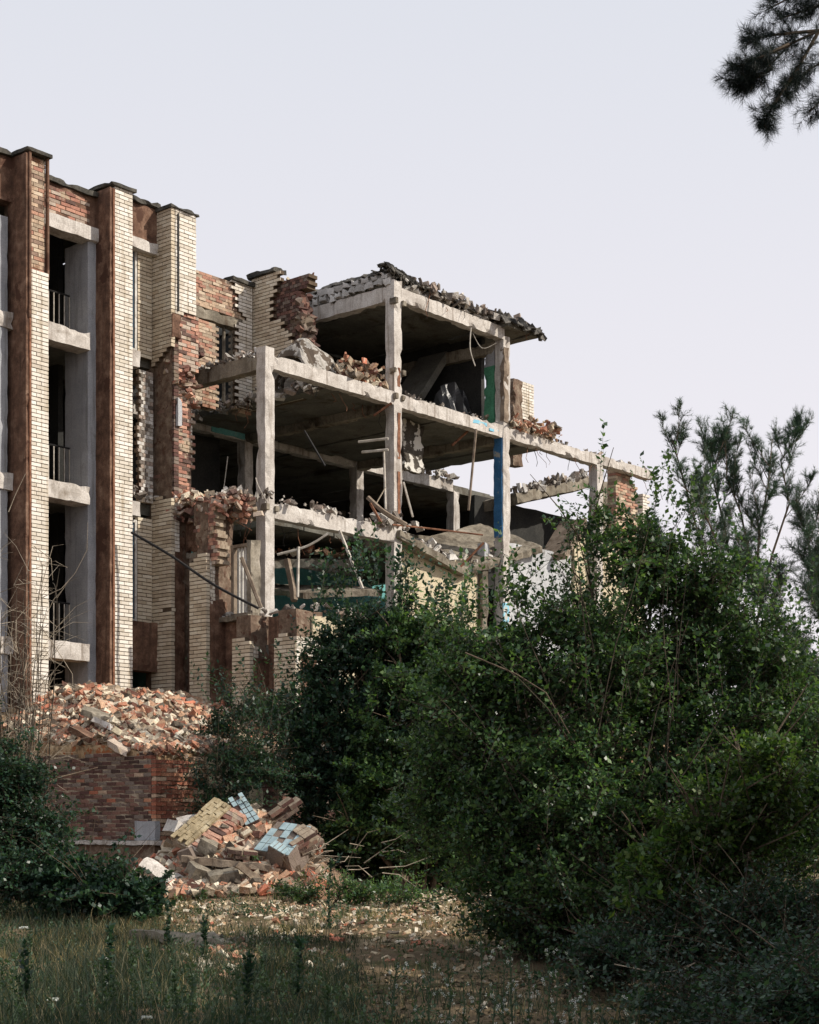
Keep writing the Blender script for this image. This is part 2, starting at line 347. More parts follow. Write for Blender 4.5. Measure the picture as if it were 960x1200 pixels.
ZB = 3.9      # hidden foot of everything that stands in the rubble
def pilaster(u0, u1, vf, vb, ztop, left='brick', fmask=None, lmask=None, label=None, seed=1, zb=ZB, cap=True, fz=None, matf='white_brick'):
    """front face bricks at v=vf, left face at u=u0"""
    core = MB(); core.rough(u0+.1, u1-.05, vf+.1, vb+.3, zb, ztop-.02, seg=.3, amp=.004, chip=.02)
    po = part(core, 'pilaster', 'brick_core', B, label)
    a, b = MB(), MB()
    masonry(a, b, (u0+(.1 if left == 'brown' else .115), vf, zb), (1, 0, 0), (0, -1, 0), u1-u0-.1, ztop-zb, fmask, seed=seed, depth=.105)
    part(a, 'brick_facing', matf, po, kind='stuff'); part(b, 'mortar', 'dark_mortar', po)
    if left == 'brick':
        a, b = MB(), MB()
        masonry(a, b, (u0, vb, zb), (0, -1, 0), (-1, 0, 0), vb-vf, ztop-zb, lmask, seed=seed+5, depth=.105)
        part(a, 'side_brick_facing', 'shaded_white_brick', po, kind='stuff'); part(b, 'side_mortar', 'dark_mortar', po)
    elif left == 'brown':
        m = MB(); m.rough(u0-.02, u0+.075, vf+.02, vb, zb, ztop-.03, seg=.15, amp=.006, chip=.03, seed=seed); part(m, 'render_cladding', 'brown_render', po)
        m = MB(); m.box(u0+.055, u0+.099, vf-.004, vf+.05, zb, ztop-.05); part(m, 'corner_bead', 'steel', po)
    if cap:
        m = MB(); m.rough(u0-.05, u1+.06, vf-.06, vb+.45, ztop, ztop+.075, seg=.12, amp=.012, chip=.06, seed=seed+2); part(m, 'cap', 'cap', po)
    return po
VF, VW = 1.5, 2.15
ZP = onv(131, 216, VF)[1]
# left-most pilaster, upper white bricks fallen off
z_off = onv(45, 318, VF)[1]
p1 = pilaster(-5.37, -4.83, VF, VW, ZP+.05, 'brown', fmask=lambda s, t: t+ZB < z_off+.0, label='pilaster with its upper white bricks fallen off', seed=3)
a, b = MB(), MB()
masonry(a, b, (-5.27, VF+.09, z_off), (1, 0, 0), (0, -1, 0), .42, ZP-z_off, None, seed=77, depth=.1, rec=.012, bl=.24, jh=.014)
part(a, 'bare_brick', 'ochre_brick', p1, kind='stuff'); part(b, 'bare_mortar', 'grey_mortar', p1)
m = MB(); m.box(-4.845, -4.80, VF+.02, VF+.1, z_off-.1, ZP+.1); part(m, 'corner_strip', 'brown_render', p1)
m = MB(); m.box(-5.33, -5.28, VF-.02, VF+.1, z_off-1.0, ZP+.08); part(m, 'edge_strip', 'brown_render', p1)
pilaster(-3.18, -2.58, VF, VW, ZP-.02, 'brown', label='intact pilaster with brown rendered flank', seed=11)
# big corner pilaster, torn through
zc = onv(215, 372, VF)[1]; zt2 = onu(188, 583, -1.47)[1]; zb1 = onu(190, 418, -1.47)[1]
def fm3(s, t):
    z = t+ZB
    return z > zc+.25*s/.7
def lm3(s, t):
    z = t+ZB
    return z > zb1+.55*(s-.3) or z < zt2-.02
pilaster(-1.47, -.74, VF, VW+.05, ZP-.02, 'brick', fmask=jag(fm3, .07), lmask=jag(lm3, .05), label='corner pilaster torn open in the middle', seed=21)
m = MB(); m.rough(-1.37, -1.05, VF+.03, VF+.12, ZB, zt2-.75, seg=.14, amp=.02, chip=.06, brk=[(2, 1, .3)]); part(m, 'return_render', 'brown_render')
a, b = MB(), MB()
masonry(a, b, (-1.365, VF, zt2-1.25), (1, 0, 0), (0, -1, 0), .14, 1.25, None, bl=.14, seed=23)
part(a, 'return_brick', 'white_brick', kind='stuff'); part(b, 'return_mortar', 'grey_mortar')
m = MB(); m.tube([(-1.28, VF-.02, zc+.1), (-1.28, VF-.02, ZP-.1)], .02, n=4); part(m, 'drainpipe', 'darksteel')
m = MB(); m.rough(-1.46, -1.2, VF-.03, VF+.07, onv(204, 395, VF)[1], onv(204, 368, VF)[1], seg=.1); part(m, 'render_patch', 'brown_render')
# exposed red core under the corner pilaster
a, b = MB(), MB()
masonry(a, b, (-1.22, VF+.06, zt2-.3), (1, 0, 0), (0, -1, 0), .62, zc-zt2+.4, jag(lambda s, t: s < .36+.3*abs(noise.noise(Vector((t*1.1, 3, 0))))+(.35 if t > (zc-zt2)*.78 else 0), .1), seed=31, depth=.3, rec=.02, jit=.02)
part(a, 'broken_wall_edge', 'red_brick', kind='stuff'); part(b, 'broken_wall_mortar', 'grey_mortar')
a, b = MB(), MB()
masonry(a, b, (-1.36, VW+.1, zt2-.2), (0, -1, 0), (-1, 0, 0), VW+.1-VF-.03, zb1-zt2+.5, None, seed=32, depth=.14, rec=.015, jit=.008)
part(a, 'bared_brick_core', 'old_red_brick', kind='stuff'); part(b, 'core_mortar', 'dark_mortar')
m = MB(); z0 = onv(204, 498, VF)[1]; z1 = onv(204, 465, VF)[1]; m.rough(-1.3, -1.18, VF-.03, VF+.08, z0, z1, seg=.1); part(m, 'plaster_strip', 'white_plaster')
a, b = MB(), MB()
masonry(a, b, (-.78, VF+.25, onv(219, 545, VF+.25)[1]), (1, 0, 0), (0, -1, 0), .16, 1.8, jag(lambda s, t: s < .13, .05), seed=33, depth=.25)
part(a, 'white_jamb_bricks', 'white_brick', kind='stuff'); part(b, 'jamb_mortar', 'dark_mortar')
m = MB(); m.box(-.74, -.64, VF+.28, VF+.36, F2+.1, F2+1.05); part(m, 'jamb_board', 'frame_white')
# overhanging broken red masonry right of the corner pilaster
mb = MB()
r5 = random.Random(5)
for i in range(150):
    t = r5.random(); s = r5.random()
    u = -1.1+s*1.0+.1*r5.random(); z = zc-.05-t*1.05-(.25*s); v = VF+.35+r5.random()*.5
    if s > .95-.55*t: continue
    mb.chunk((u, v, z), (.25, .12, .075), r5, .25, rand_rot(r5, .25))
part(mb, 'torn_masonry', 'old_red_brick', kind='stuff')
mb = MB()
for i in range(70):
    t = r5.random(); u = -1.25+.55*t+r5.uniform(-.1, .1); z = zb1-.35-t*.4+r5.uniform(-.35, .35); v = VF+.0+r5.random()*.4
    mb.chunk((u, v, z), (.24, .12, .07), r5, .25, rand_rot(r5, .3))
part(mb, 'torn_masonry', 'red_brick', kind='stuff')

# wall plane between the pilasters: parapets, lintels, spandrels, window
def parapet(u0, u1, zt, zb, mat='brown_render', bare=False, seed=1):
    w = MB(); w.rough(u0, u1, VW-.15, VW+.2, zb, zt, seg=.25, amp=.006, chip=.02); po = part(w, 'parapet', mat)
    m = MB(); m.rough(u0-.02, u1+.02, VW-.24, VW+.3, zt, zt+.11, seg=.12, amp=.025, chip=.1, seed=seed); part(m, 'coping', 'cap', po)
    return po
zpt = onv(80, 222, VW)[1]; zpl = onv(80, 262, VW)[1]
po = parapet(-4.8, -3.18, zpt-.05, zpl+.02, 'brown_render', seed=4)
a, b = MB(), MB()
masonry(a, b, (-4.8, VW-.16, zpl+.02), (1, 0, 0), (0, -1, 0), 1.6, zpt-zpl-.18, jag(lambda s, t: s < 1.42-.2*t and not (t > .62 and s > .9), .1), seed=44, depth=.06, rec=.02, jit=.01)
part(a, 'bared_brick', 'red_brick', po, kind='stuff'); part(b, 'bared_mortar', 'grey_mortar', po)
rbox('lintel', 'concrete', -4.85, -3.13, VW-.25, VW+.15, zpl-.3, zpl, seed=5)
parapet(-2.58, -1.45, onv(165, 243, VW)[1], onv(165, 284, VW)[1], seed=6)
rbox('lintel', 'concrete', -2.62, -1.42, VW-.2, VW+.15, onv(165, 284, VW)[1]-.24, onv(165, 284, VW)[1], seed=7)
parapet(-7.4, -5.35, onv(5, 186, VW)[1], onv(5, 238, VW)[1], seed=8)
for (fz, tag_) in ((F3, 0), (F2, 1), (F1, 2)):
    rbox('floor_edge_beam', 'concrete', -4.84, -3.42, 1.92, 2.35, fz-.36, fz+.02, seed=fz)
    rbox('floor_edge_beam', 'concrete', -7.6, -5.4, 1.95, 2.35, fz-.36, fz, seed=fz+1)
rbox('spandrel', 'concrete', -2.6, -1.95, VW-.15, VW+.2, onv(163, 433, VW)[1], onv(163, 414, VW)[1], seed=3)
rbox('spandrel', 'concrete', -2.6, -1.95, VW-.15, VW+.2, onv(163, 607, VW)[1], onv(163, 590, VW)[1], seed=4)
rbox('spandrel', 'brown_render', -2.62, -1.45, VW-.17, VW+.2, onv(163, 787, VW)[1], onv(163, 729, VW)[1], seed=5)
# interior pier seen in the open bay, left jamb wall
rbox('pier', 'concrete_grey', -3.42, -3.16, 2.0, 2.8, ZB, zpl-.28, seg=.2, amp=.006, chip=.03)
rbox('pier', 'concrete_grey', -6.2, -5.5, 2.0, 2.7, ZB, 14.2, seg=.2, amp=.006, chip=.03)
# narrow windows beside the corner pilaster
def window(u0, u1, z0, z1, v=VW+.02, bars=1):
    fr = MB(); t = .06
    for (a0, a1, b0, b1) in ((u0, u0+t, z0, z1), (u1-t, u1, z0, z1), (u0+t, u1-t, z0, z0+t), (u0+t, u1-t, z1-t, z1)): fr.box(a0, a1, v, v+.07, b0, b1)
    for k in range(bars):
        c = u0+(u1-u0)*(k+1)/(bars+1); fr.box(c-.02, c+.02, v+.01, v+.06, z0+t, z1-t)
    w = part(fr, 'window', 'frame_white'); g = MB(); g.box(u0+t, u1-t, v+.03, v+.036, z0+t, z1-t); part(g, 'pane', glass, w)
    return w
glass = bpy.data.materials.new('window_glass'); glass.use_nodes = True
gb = glass.node_tree.nodes['Principled BSDF']; gb.inputs['Base Color'].default_value = (.05, .08, .11, 1); gb.inputs['Roughness'].default_value = .12
for (y0, y1) in ((293, 413), (433, 588), (610, 729)):
    z1 = onv(165, y0, VW)[1]; z0 = onv(165, y1, VW)[1]
    if y0 != 433: window(-2.6, -1.9, z0, z1)
    a, b = MB(), MB()
    if y0 == 433:
        masonry(a, b, (-1.98, VW-.02, z0), (1, 0, 0), (0, -1, 0), .52, z1-z0, jag(lambda s, t: s > .12, .05, 1), seed=55, rec=.01, jh=.012, bl=.104)
        part(a, 'jamb_brick', 'grey_rubble', kind='stuff'); part(b, 'jamb_mortar', 'grey_mortar')
    else:
        masonry(a, b, (-1.9, VW-.0, z0-.1), (1, 0, 0), (0, -1, 0), .42, z1-z0+.2, None, seed=56)
        part(a, 'jamb_brick', 'shaded_white_brick', kind='stuff'); part(b, 'jamb_mortar', 'dark_mortar')
# railings on the open landings
def railing(u0, u1, v, z, h=.95):
    m = MB(); m.tube([(u0, v, z+h), (u1, v, z+h)], .022, n=5); r_ = part(m, 'railing', 'darksteel')
    n = int((u1-u0)/.14)
    for k in range(n+1):
        m = MB(); u = u0+(u1-u0)*k/n; m.box(u-.01, u+.01, v-.01, v+.01, z, z+h); part(m, 'baluster', 'palepipe', r_)
railing(-4.3, -3.45, 2.6, F2); railing(-4.3, -3.45, 2.6, F3); railing(-4.3, -3.45, 2.6, F1)
railing(-2.5, -2.0, 2.7, F2)

# rooms behind the left block
for fz in (F1, F2, F3):
    rbox('floor_slab', 'ceiling', -11, -1.2, 2.36, 10.4, fz-.26, fz-.02, seg=1.0, amp=.006, chip=.02)
rbox('roof_slab', 'ceiling', -11, -1.2, 2.32, 10.4, 15.2, 15.42, seg=1.0, amp=.006, chip=.02)
for u in (-5.1, -3.0, -1.15):
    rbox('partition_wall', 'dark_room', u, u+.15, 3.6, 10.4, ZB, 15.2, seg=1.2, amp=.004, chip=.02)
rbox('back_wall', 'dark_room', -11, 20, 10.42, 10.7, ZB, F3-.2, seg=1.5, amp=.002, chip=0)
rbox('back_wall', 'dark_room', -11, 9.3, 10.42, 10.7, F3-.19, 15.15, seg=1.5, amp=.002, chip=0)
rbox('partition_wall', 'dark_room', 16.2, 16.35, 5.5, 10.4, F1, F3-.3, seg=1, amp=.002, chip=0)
rbox('side_wall', 'brick_core', -11.3, -11.02, 2.4, 10.4, ZB, 15.6, seg=1.5, amp=.004)
for fz in (F1, F2, F3):
    m = MB(); m.box(-4.9, -3.5, 4.6, 4.75, fz, fz+1.1); part(m, 'stair_parapet', 'dark_room')
# slanted stair flights
for fz in (F1-1.7, F2-1.7, F3-1.7):
    m = MB(); o = Vector((-5.0, 3.5, fz)); m.obox(o, Vector((1.6, 0, 1.2)), Vector((0, 1.1, 0)), Vector((0, 0, -.2))); part(m, 'stair_flight', 'ceiling')

# set-back wall with window between the corner pilaster and the flank wall
VS = 3.3
u_w0, u_w1 = -.9, 2.72
zwt = onv(260, 326, VS)[1]
zl1 = onv(229, 358, VS)[1]; zl0 = zl1-.26
wu0 = onv(255, 400, VS)[0]; wu1 = onv(278, 400, VS)[0]
zbot = onv(250, 480, VS)[1]
def wm(s, t):
    u = u_w0+s; z = zbot-.3+t
    if zl0 < z < zl1: return False
    if wu0 < u < wu1 and z < zl0: return False
    if z < zbot+.1+.25*noise.noise(Vector((u*2, 0, 2))): return False
    return True
a, b = MB(), MB()
masonry(a, b, (u_w0, VS, zbot-.3), (1, 0, 0), (0, -1, 0), u_w1-u_w0, zwt-zbot+.3, wm, seed=61, depth=.25, rec=.012, jit=.014, bl=.22, course=.078, jh=.012)
w = part(a, 'set_back_wall', 'ochre_brick', kind='stuff'); part(b, 'set_back_mortar', 'grey_mortar')
rbox('lintel', 'concrete_old', u_w0, u_w1-.02, VS-.03, VS+.22, zl0, zl1, seed=12)
m = MB(); cz = (wu0+wu1)/2
m.box(wu0, wu0+.07, VS+.1, VS+.16, zbot+.3, zl0); m.box(cz-.03, cz+.03, VS+.1, VS+.16, zbot+.3, zl0); m.box(wu1-.07, wu1, VS+.1, VS+.16, zbot+.3, zl0)
part(m, 'window_frame', 'concrete_old')
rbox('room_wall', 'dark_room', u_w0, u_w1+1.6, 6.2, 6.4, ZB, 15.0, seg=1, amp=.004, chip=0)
# white brick facing remains at the inner corner
a, b = MB(), MB(); uc0 = onv(279, 340, VS)[0]
def cm(s, t):
    z = 11.95+t
    if z < zl1-.1: return s > .22
    return s > .38-.33*min(1, max(0, (z-zl1)/.9))
masonry(a, b, (u_w1-.75, VS-.07, 11.95), (1, 0, 0), (0, -1, 0), .72, zwt-11.95+.03, jag(cm, .08), seed=62, depth=.065)
part(a, 'corner_brick', 'white_brick', kind='stuff'); part(b, 'corner_mortar', 'dark_mortar')
rbox('coping', 'cap', uc0-.3, u_w1+.05, VS-.15, VS+.3, zwt+.0, zwt+.1, seed=13)
# flank wall (faces left) running forward from that corner, broken off along a ragged diagonal
UF = 2.72; zft = onu(290, 329, UF)[1]; v345, _ = onu(345, 400, UF)
def lmF(s, t):
    z = 11.95+t; y = VS-s
    lim = [(11.2, 1.5), (12.6, 1.6), (13.3, 1.8), (13.7, 2.1), (14.05, 2.4), (14.1, 2.7), (14.6, 2.65), (14.85, 2.4), (15.6, 2.45)]
    for (z0, l0), (z1, l1) in zip(lim, lim[1:]):
        if z0 <= z <= z1: return s < (VS-l0)+(l0-l1)*(z-z0)/(z1-z0)+.05
    return s < .8
a, b = MB(), MB()
masonry(a, b, (UF, VS, 11.95), (0, -1, 0), (-1, 0, 0), 2.4, zft-11.95, jag(lmF, .1), seed=63, depth=.12)
part(a, 'flank_brick_facing', 'shaded_white_brick', kind='stuff'); part(b, 'flank_mortar', 'dark_mortar')
a, b = MB(), MB()
masonry(a, b, (UF+.13, VS, 12.15), (0, -1, 0), (-1, 0, 0), 3.0, zft-12.4, jag(lambda s, t: s < VS-(1.5 if 12.15+t > 14.7 else 1.8), .12, 1.6), seed=64, depth=.3, jit=.012, jh=.012, rec=.012, bl=.13)
part(a, 'flank_wall_core', 'old_red_brick', kind='stuff'); part(b, 'flank_core_mortar', 'dark_mortar')
rbox('coping', 'cap', UF-.1, UF+.35, 2.4, VS+.1, zft, zft+.12, seed=14, seg=.1, chip=.1)
mb = MB()
for i in range(90):
    t = r5.random(); s = r5.random()
    mb.chunk((UF+.15+.35*r5.random(), 1.75-.4*s*(1-t)+.05*t, 12.6+2.05*t+r5.uniform(-.1, .1)), (r5.uniform(.12, .28), .13, r5.uniform(.06, .14)), r5, .3)
part(mb, 'torn_masonry', 'old_red_brick', kind='stuff')

# concrete frame --------------------------------------------------------------
CW = .29
def column(u, v, z0, z1, mat='concrete', label=None, w=CW, **k):
    return rbox('column', mat, u, u+w, v, v+w, z0, z1, seg=.14, amp=.01, chip=.05, seed=u+v+z0, label=label, **k)
column(0, 0, ZB, F3+.14)
column(4.4, 0, ZB, 15.0)
column(8.8, 0, ZB, 14.6)
column(13.2, 0, ZB, F3-.3)
for u in (4.4, 8.8, 13.2):
    for (z0, z1) in ((ZB, F2-.4), (F2, F3-.36), (F3, 14.4)):
        if u > 9 and z1 > 12: continue
        column(u, 5.3, z0, z1)
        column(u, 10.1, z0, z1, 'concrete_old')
# worn, spalled upper column: rust brown strips
for (z0, z1) in ((F2+.2, F2+1.4), (F2+1.7, F3-.5), (F3+.15, F3+.6)):
    m = MB(); m.rough(4.52, 4.62, -.012, .05, z0, z1, seg=.08, amp=.012, chip=.03); part(m, 'spalled_strip', 'steel')
m = MB(); m.rough(8.79, 9.0, -.02, .1, F3+.1, 14.3, seg=.09, amp=.03, chip=.08); part(m, 'spalled_strip', 'wood')
# bolts / corbels on the column heads
for (u, z) in ((4.4, 14.45), (4.4, F3-.12), (4.4, F3+.5), (0, F2-.15)):
    m = MB(); m.rough(u-.05, u+.05, -.1, .12, z-.07, z+.07, seg=.07, amp=.01); m.rough(u+.27, u+.38, -.06, .1, z-.06, z+.06, seg=.07, amp=.01); part(m, 'corbel', 'concrete_old')
# front beams
def ubeam(u0, u1, v, zt, h=.33, w=.27, mat='concrete', **k): return rbox('beam', mat, u0, u1, v+.012, v+w, zt-h, zt, seg=.12, seed=u0+zt, amp=.014, chip=.07, **k)
def vbeam(u, v0, v1, zt, h=.33, w=.27, mat='concrete', **k): return rbox('beam', mat, u+.012, u+w, v0, v1, zt-h, zt, seg=.12, seed=u+zt+v0, amp=.014, chip=.07, **k)
ubeam(CW, 4.4, 0, F3); ubeam(4.4+CW, 8.8, 0, F3-.02); ubeam(8.8+CW, 13.2, 0, F3-.04, .3); ubeam(13.2, 16.3, 0, F3-.03, .26, brk=[(0, 1, .2)])
ubeam(CW, 4.4, 0, F2, .36)
ubeam(4.4+CW, 8.85, 0, 14.83, .33)
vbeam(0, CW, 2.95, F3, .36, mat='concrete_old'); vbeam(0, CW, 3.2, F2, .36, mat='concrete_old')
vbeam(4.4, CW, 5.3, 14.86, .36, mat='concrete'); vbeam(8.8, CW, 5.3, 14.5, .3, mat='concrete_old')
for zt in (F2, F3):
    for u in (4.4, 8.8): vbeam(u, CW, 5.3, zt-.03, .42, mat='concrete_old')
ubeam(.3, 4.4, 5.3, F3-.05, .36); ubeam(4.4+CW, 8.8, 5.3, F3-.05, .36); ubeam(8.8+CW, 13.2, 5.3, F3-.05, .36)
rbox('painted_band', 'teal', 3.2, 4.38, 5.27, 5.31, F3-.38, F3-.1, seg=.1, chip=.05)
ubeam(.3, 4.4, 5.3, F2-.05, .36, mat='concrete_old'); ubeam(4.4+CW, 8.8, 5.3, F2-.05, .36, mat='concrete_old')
# floor and roof panels, laid across the frame (span along v)
def panels(u0, u1, v0, v1, zt, th=.22, w=1.07, mat='ceiling', drop=.02, seed=0):
    r = random.Random(seed); u = u0
    while u < u1-.1:
        e = min(u+w, u1); dz = r.uniform(-drop, drop)
        rbox('slab_panel', mat, u+.012, e-.012, v0+r.uniform(0, .03), v1, zt-th+dz, zt+dz, seg=.35, amp=.008, chip=.06, seed=u)
        u = e
panels(2.35, 9.0, CW, 5.25, F3-.03, seed=1); panels(9.0, 10.9, CW, 4.2, F3-.05, seed=2); panels(-.6, 9.0, 5.6, 10.4, F3-.03, seed=3)
panels(4.45, 9.3, CW, 5.25, 15.06, seed=4, drop=.012); panels(4.45, 9.0, 5.3, 10.4, 15.06, seed=5)
panels(1.2, 4.4, 1.0, 5.25, F2-.04, seed=6); panels(-1.0, 9.0, 5.6, 10.4, F2-.03, seed=7)
panels(8.7, 10.1, -.25, 2.0, 14.95, .16, seed=8)
# partitions of the frame wing
rbox('partition_wall', 'dark_room', 2.9, 4.4, 7.8, 8.0, F3, 14.7, seg=.6, amp=.01)
rbox('partition_wall', 'dark_room', 9.0, 9.15, .9, 10.4, F3, 14.85, seg=.5, amp=.01, chip=.03)
panels(9.0, 16.3, 5.6, 10.4, F3-.1, seed=11)  # unseen ceiling, added to keep the room behind dark
rbox('partition_wall', 'white_plaster', 5.2, 7.4, 9.4, 9.6, F3, F3+1.9, seg=.4, amp=.02, chip=.15)
rbox('partition_wall', 'dark_room', 4.5, 4.66, 5.6, 10.4, F3, 14.8, seg=.5, amp=.01)
# green and grey painted wall stub behind the third column
v0s, _ = onu(567, 460, 8.8)
zg = onu(578, 428, 8.8)[1]
rbox('painted_wall_stub', 'green_paint', 8.82, 8.98, .32, v0s, F3+.02, zg, seg=.1, chip=.06)
rbox('painted_wall_stub', 'concrete_grey', 8.82, 8.98, .32, v0s, zg+.002, 14.4, seg=.1, chip=.06)
# blue painted flanks of the third column below
rbox('blue_flank', 'blue_paint', 8.77, 8.805, .03, .3, F2+.35, F3-.34, seg=.15, chip=.03)
rbox('light_blue_flank', 'lightblue', 8.79, 9.04, -.006, .03, ZB+1, ZB+3.6, seg=.15, chip=.03)
rbox('blue_band', 'lightblue', 7.5, 8.1, .002, .03, F3-.19, F3-.1, seg=.06, chip=.1)
rbox('blue_band', 'lightblue', 8.2, 8.6, .002, .03, F3-.27, F3-.2, seg=.06, chip=.1)
rbox('light_blue_flank', 'lightblue', 8.82, 9.05, 5.27, 5.31, F2, F2+1.0, seg=.15, chip=.03)
rbox('blue_flank', 'blue_paint', 8.76, 8.805, 5.32, 5.58, F2, F2+1.2, seg=.15, chip=.03)
# peeling pier under the F3 beam beside column two
up0, zp1 = onv(473, 482, .9); up1, zp0 = onv(503, 557, .9)
rbox('peeling_pier', 'peeling', up0, up1-.2, .9, 1.05, zp0, F3-.28, seg=.12, amp=.03, chip=.15)
# masonry course on the roof edge, stone by stone
def stone_mesh(seed):
    r = random.Random(seed); m = MB(); n = 0
    m.rough(-.15, .15, -.12, .12, -.085, .085, seg=.1, amp=.035, chip=.25, seed=seed)
    me = bpy.data.meshes.new('stone'); me.from_pydata(m.v, [], m.f); me.materials.append(M['stone'])
    return me
STN = [stone_mesh(i) for i in range(6)]
rw = group_part('edge_masonry', label='row of pale rounded stones along the roof edge')
back = MB(); back.rough(4.47, 4.7, .25, 3.6, 14.86, 15.25, seg=.15, amp=.03, chip=.08); part(back, 'mortar_bed', 'felt', rw)
v = .2; row = 0
for row in range(2):
    v = .1+.1*row
    while v < 3.6:
        w = r5.uniform(.2, .36)
        o = bpy.data.objects.new('stone', r5.choice(STN)); o.location = (4.48, v+w/2, 14.98+row*.19+r5.uniform(-.02, .02)-(.02*row)); o.rotation_euler = (r5.uniform(-.15, .15), r5.uniform(-.2, .2), math.pi/2+r5.uniform(-.15, .15))
        o.scale = (w/.33, 1, r5.uniform(.85, 1.2)*(1 if row == 0 else .8)); link(o, rw); v += w
for k in range(24):
    u = 4.7+k*.18+r5.uniform(-.05, .05)
    if u > 6 and r5.random() < .35: continue
    o = bpy.data.objects.new('stone', r5.choice(STN)); o.location = (u, .15+r5.uniform(-.05, .08), 14.93+r5.uniform(-.03, .05)); o.rotation_euler = (r5.uniform(-.4, .4), r5.uniform(-.4, .4), r5.uniform(-.6, .6))
    s = r5.uniform(.4, .8); o.scale = (s, s, s*.8); link(o, rw)
# torn roofing felt
def felt(pts, w, h, seed, name='roofing_felt', amp=.14, off=(0, 1, 0)):
    mb = MB(); n = 60; k = 9; vs = []
    P_ = [Vector(p) for p in pts]; off = Vector(off)
    for i in range(n+1):
        t = i/n*(len(P_)-1); j = min(int(t), len(P_)-2); p = P_[j].lerp(P_[j+1], t-j)
        for q in range(k):
            s = q/(k-1); a = p+off*(w*s)
            hh = h*math.sin(min(1, s*1.6)*math.pi*.5)
            nz = noise.noise_vector(Vector((i*.33+seed, q*.5, seed)))+.6*noise.noise_vector(Vector((i*.9, q*1.1+seed, seed)))
            a = a+Vector((nz.x*amp, nz.y*amp, hh+nz.z*amp*.9-(.1 if q == 0 else 0))); vs.append(a)
    fs = [(i*k+q, (i+1)*k+q, (i+1)*k+q+1, i*k+q+1) for i in range(n) for q in range(k-1)]
    mb.add(vs, fs); o = part(mb, name, 'felt'); md = o.modifiers.new('thickness', 'SOLIDIFY'); md.thickness = .025
    return o
felt([(4.42, 3.7, 15.3), (4.38, 2, 15.35), (4.36, .3, 15.3)], .9, .07, 1, off=(1, 0, 0), amp=.06)
felt([(4.35, .02, 15.2), (5.2, .0, 15.2), (6.2, 0, 15.08), (8, -.05, 15.02), (9.6, -.2, 15.05)], .7, .12, 2, amp=.13)
felt([(8.4, -.3, 15.0), (10.2, -.35, 14.9)], 1.0, .2, 4, amp=.2)
felt([(4.3, -.03, 15.25), (5.0, -.04, 15.1)], .45, .14, 6, amp=.12)
mb = MB()
for k in range(190):
    u = 4.5+r5.random()*5.5; mb.chunk((u, r5.uniform(-.1, .5), 14.98+r5.uniform(-.05, .2)), (r5.uniform(.06, .26), r5.uniform(.06, .2), r5.uniform(.03, .1)), r5, .3)
part(mb, 'roof_debris', 'grey_rubble', kind='stuff')

# protruding ground wing: left-facing end wall with its pilasters (fronts at u = -1.47)
UE = -1.47; UR = -.92
fronts = [(.34, .9, 7.55), (-1.04, -.48, 5.62), (-2.42, -1.77, 5.6)]
for i, (va, vb, zt) in enumerate(fronts):
    core = MB(); core.rough(UE+.12, UR+.35, va+.1, vb-.02, ZB, 6.1 if i else 8.7, seg=.2, amp=.02, chip=.1, seed=i)
    po = part(core, 'pilaster', 'brick_core', B, 'pilaster with crumbled top on the end wall')
    a, b = MB(), MB()
    masonry(a, b, (UE, vb, ZB), (0, -1, 0), (-1, 0, 0), vb-va, zt-ZB, jag(lambda s, t, zt=zt, i=i: t < zt-ZB-.05-(.35*max(0, s-.25) if i else .3*max(0, .3-s)), .12, seed=i), seed=70+i)
    part(a, 'brick_facing', 'shaded_white_brick', po, kind='stuff'); part(b, 'mortar', 'dark_mortar', po)
    m = MB(); m.rough(UE+.12, UR+.05, va-.02, va+.1, ZB, zt-(.9 if i == 0 else .35), seg=.13, amp=.012, chip=.06, seed=i, brk=[(2, 1, .4)]); part(m, 'return_render', 'brown_render', po)
    a, b = MB(), MB()
    masonry(a, b, (UE+.12, va+.0, 6.0 if i == 0 else 4.9), (1, 0, 0), (0, -1, 0), .14, (zt-6.1 if i == 0 else zt-5.1), (lambda s, t: s < .13), bl=.13, jit=.012, seed=80+i, depth=.1)
    part(a, 'return_brick', 'white_brick', po, kind='stuff'); part(b, 'return_mortar', 'grey_mortar', po)
# recess panels and sills
for (va, vb) in ((.9, 1.55), (-.48, .34), (-1.77, -1.04)):
    rbox('recess_panel', 'brown_render', UR, UR+.12, va, vb, 4.5, 6.08, seg=.2, amp=.006, chip=.02)
    rbox('recess_foot', 'dark_room', UR+.03, UR+.12, va, vb, ZB, 4.5, seg=.2, amp=.006)
rbox('recess_spandrel', 'brown_render', UR-.05, UR+.1, 1.0, 1.62, 7.75, 8.55, seg=.12, amp=.01, chip=.12)
rbox('spandrel_soffit', 'concrete_old', UR-.02, UR+.3, .92, 1.6, 7.62, 7.75, seg=.15)
def end_window(va, vb, z0, z1, lean=0, solid=False):
    w = MB(); t = .07
    for (a0, a1, b0, b1) in ((va, va+t, z0, z1), (vb-t, vb, z0, z1), (va+t, vb-t, z0, z0+t), (va+t, vb-t, z1-t, z1)): w.box(UR-.02, UR+.1, a0, a1, b0, b1)
    wo_ = part(w, 'window', 'wood'); g = MB()
    for k in range(3):
        c = va+t+(vb-va-2*t)*(.3+.22*k); g = MB(); g.box(UR+.02, UR+.06, c-.025, c+.025, z0+t, z1-t); part(g, 'mullion', 'frame_white', wo_)
    return wo_
end_window(.92, 1.5, 6.1, 7.62)
end_window(-.5, .12, 6.16, 7.75)
rbox('window_post', 'concrete_old', UR-.12, UR+.18, -.62, -.5, 6.1, 7.8, seg=.1)
rbox('sill', 'concrete_old', UR-.2, UR+.2, -.62, .34, 6.05, 6.15, seg=.1)
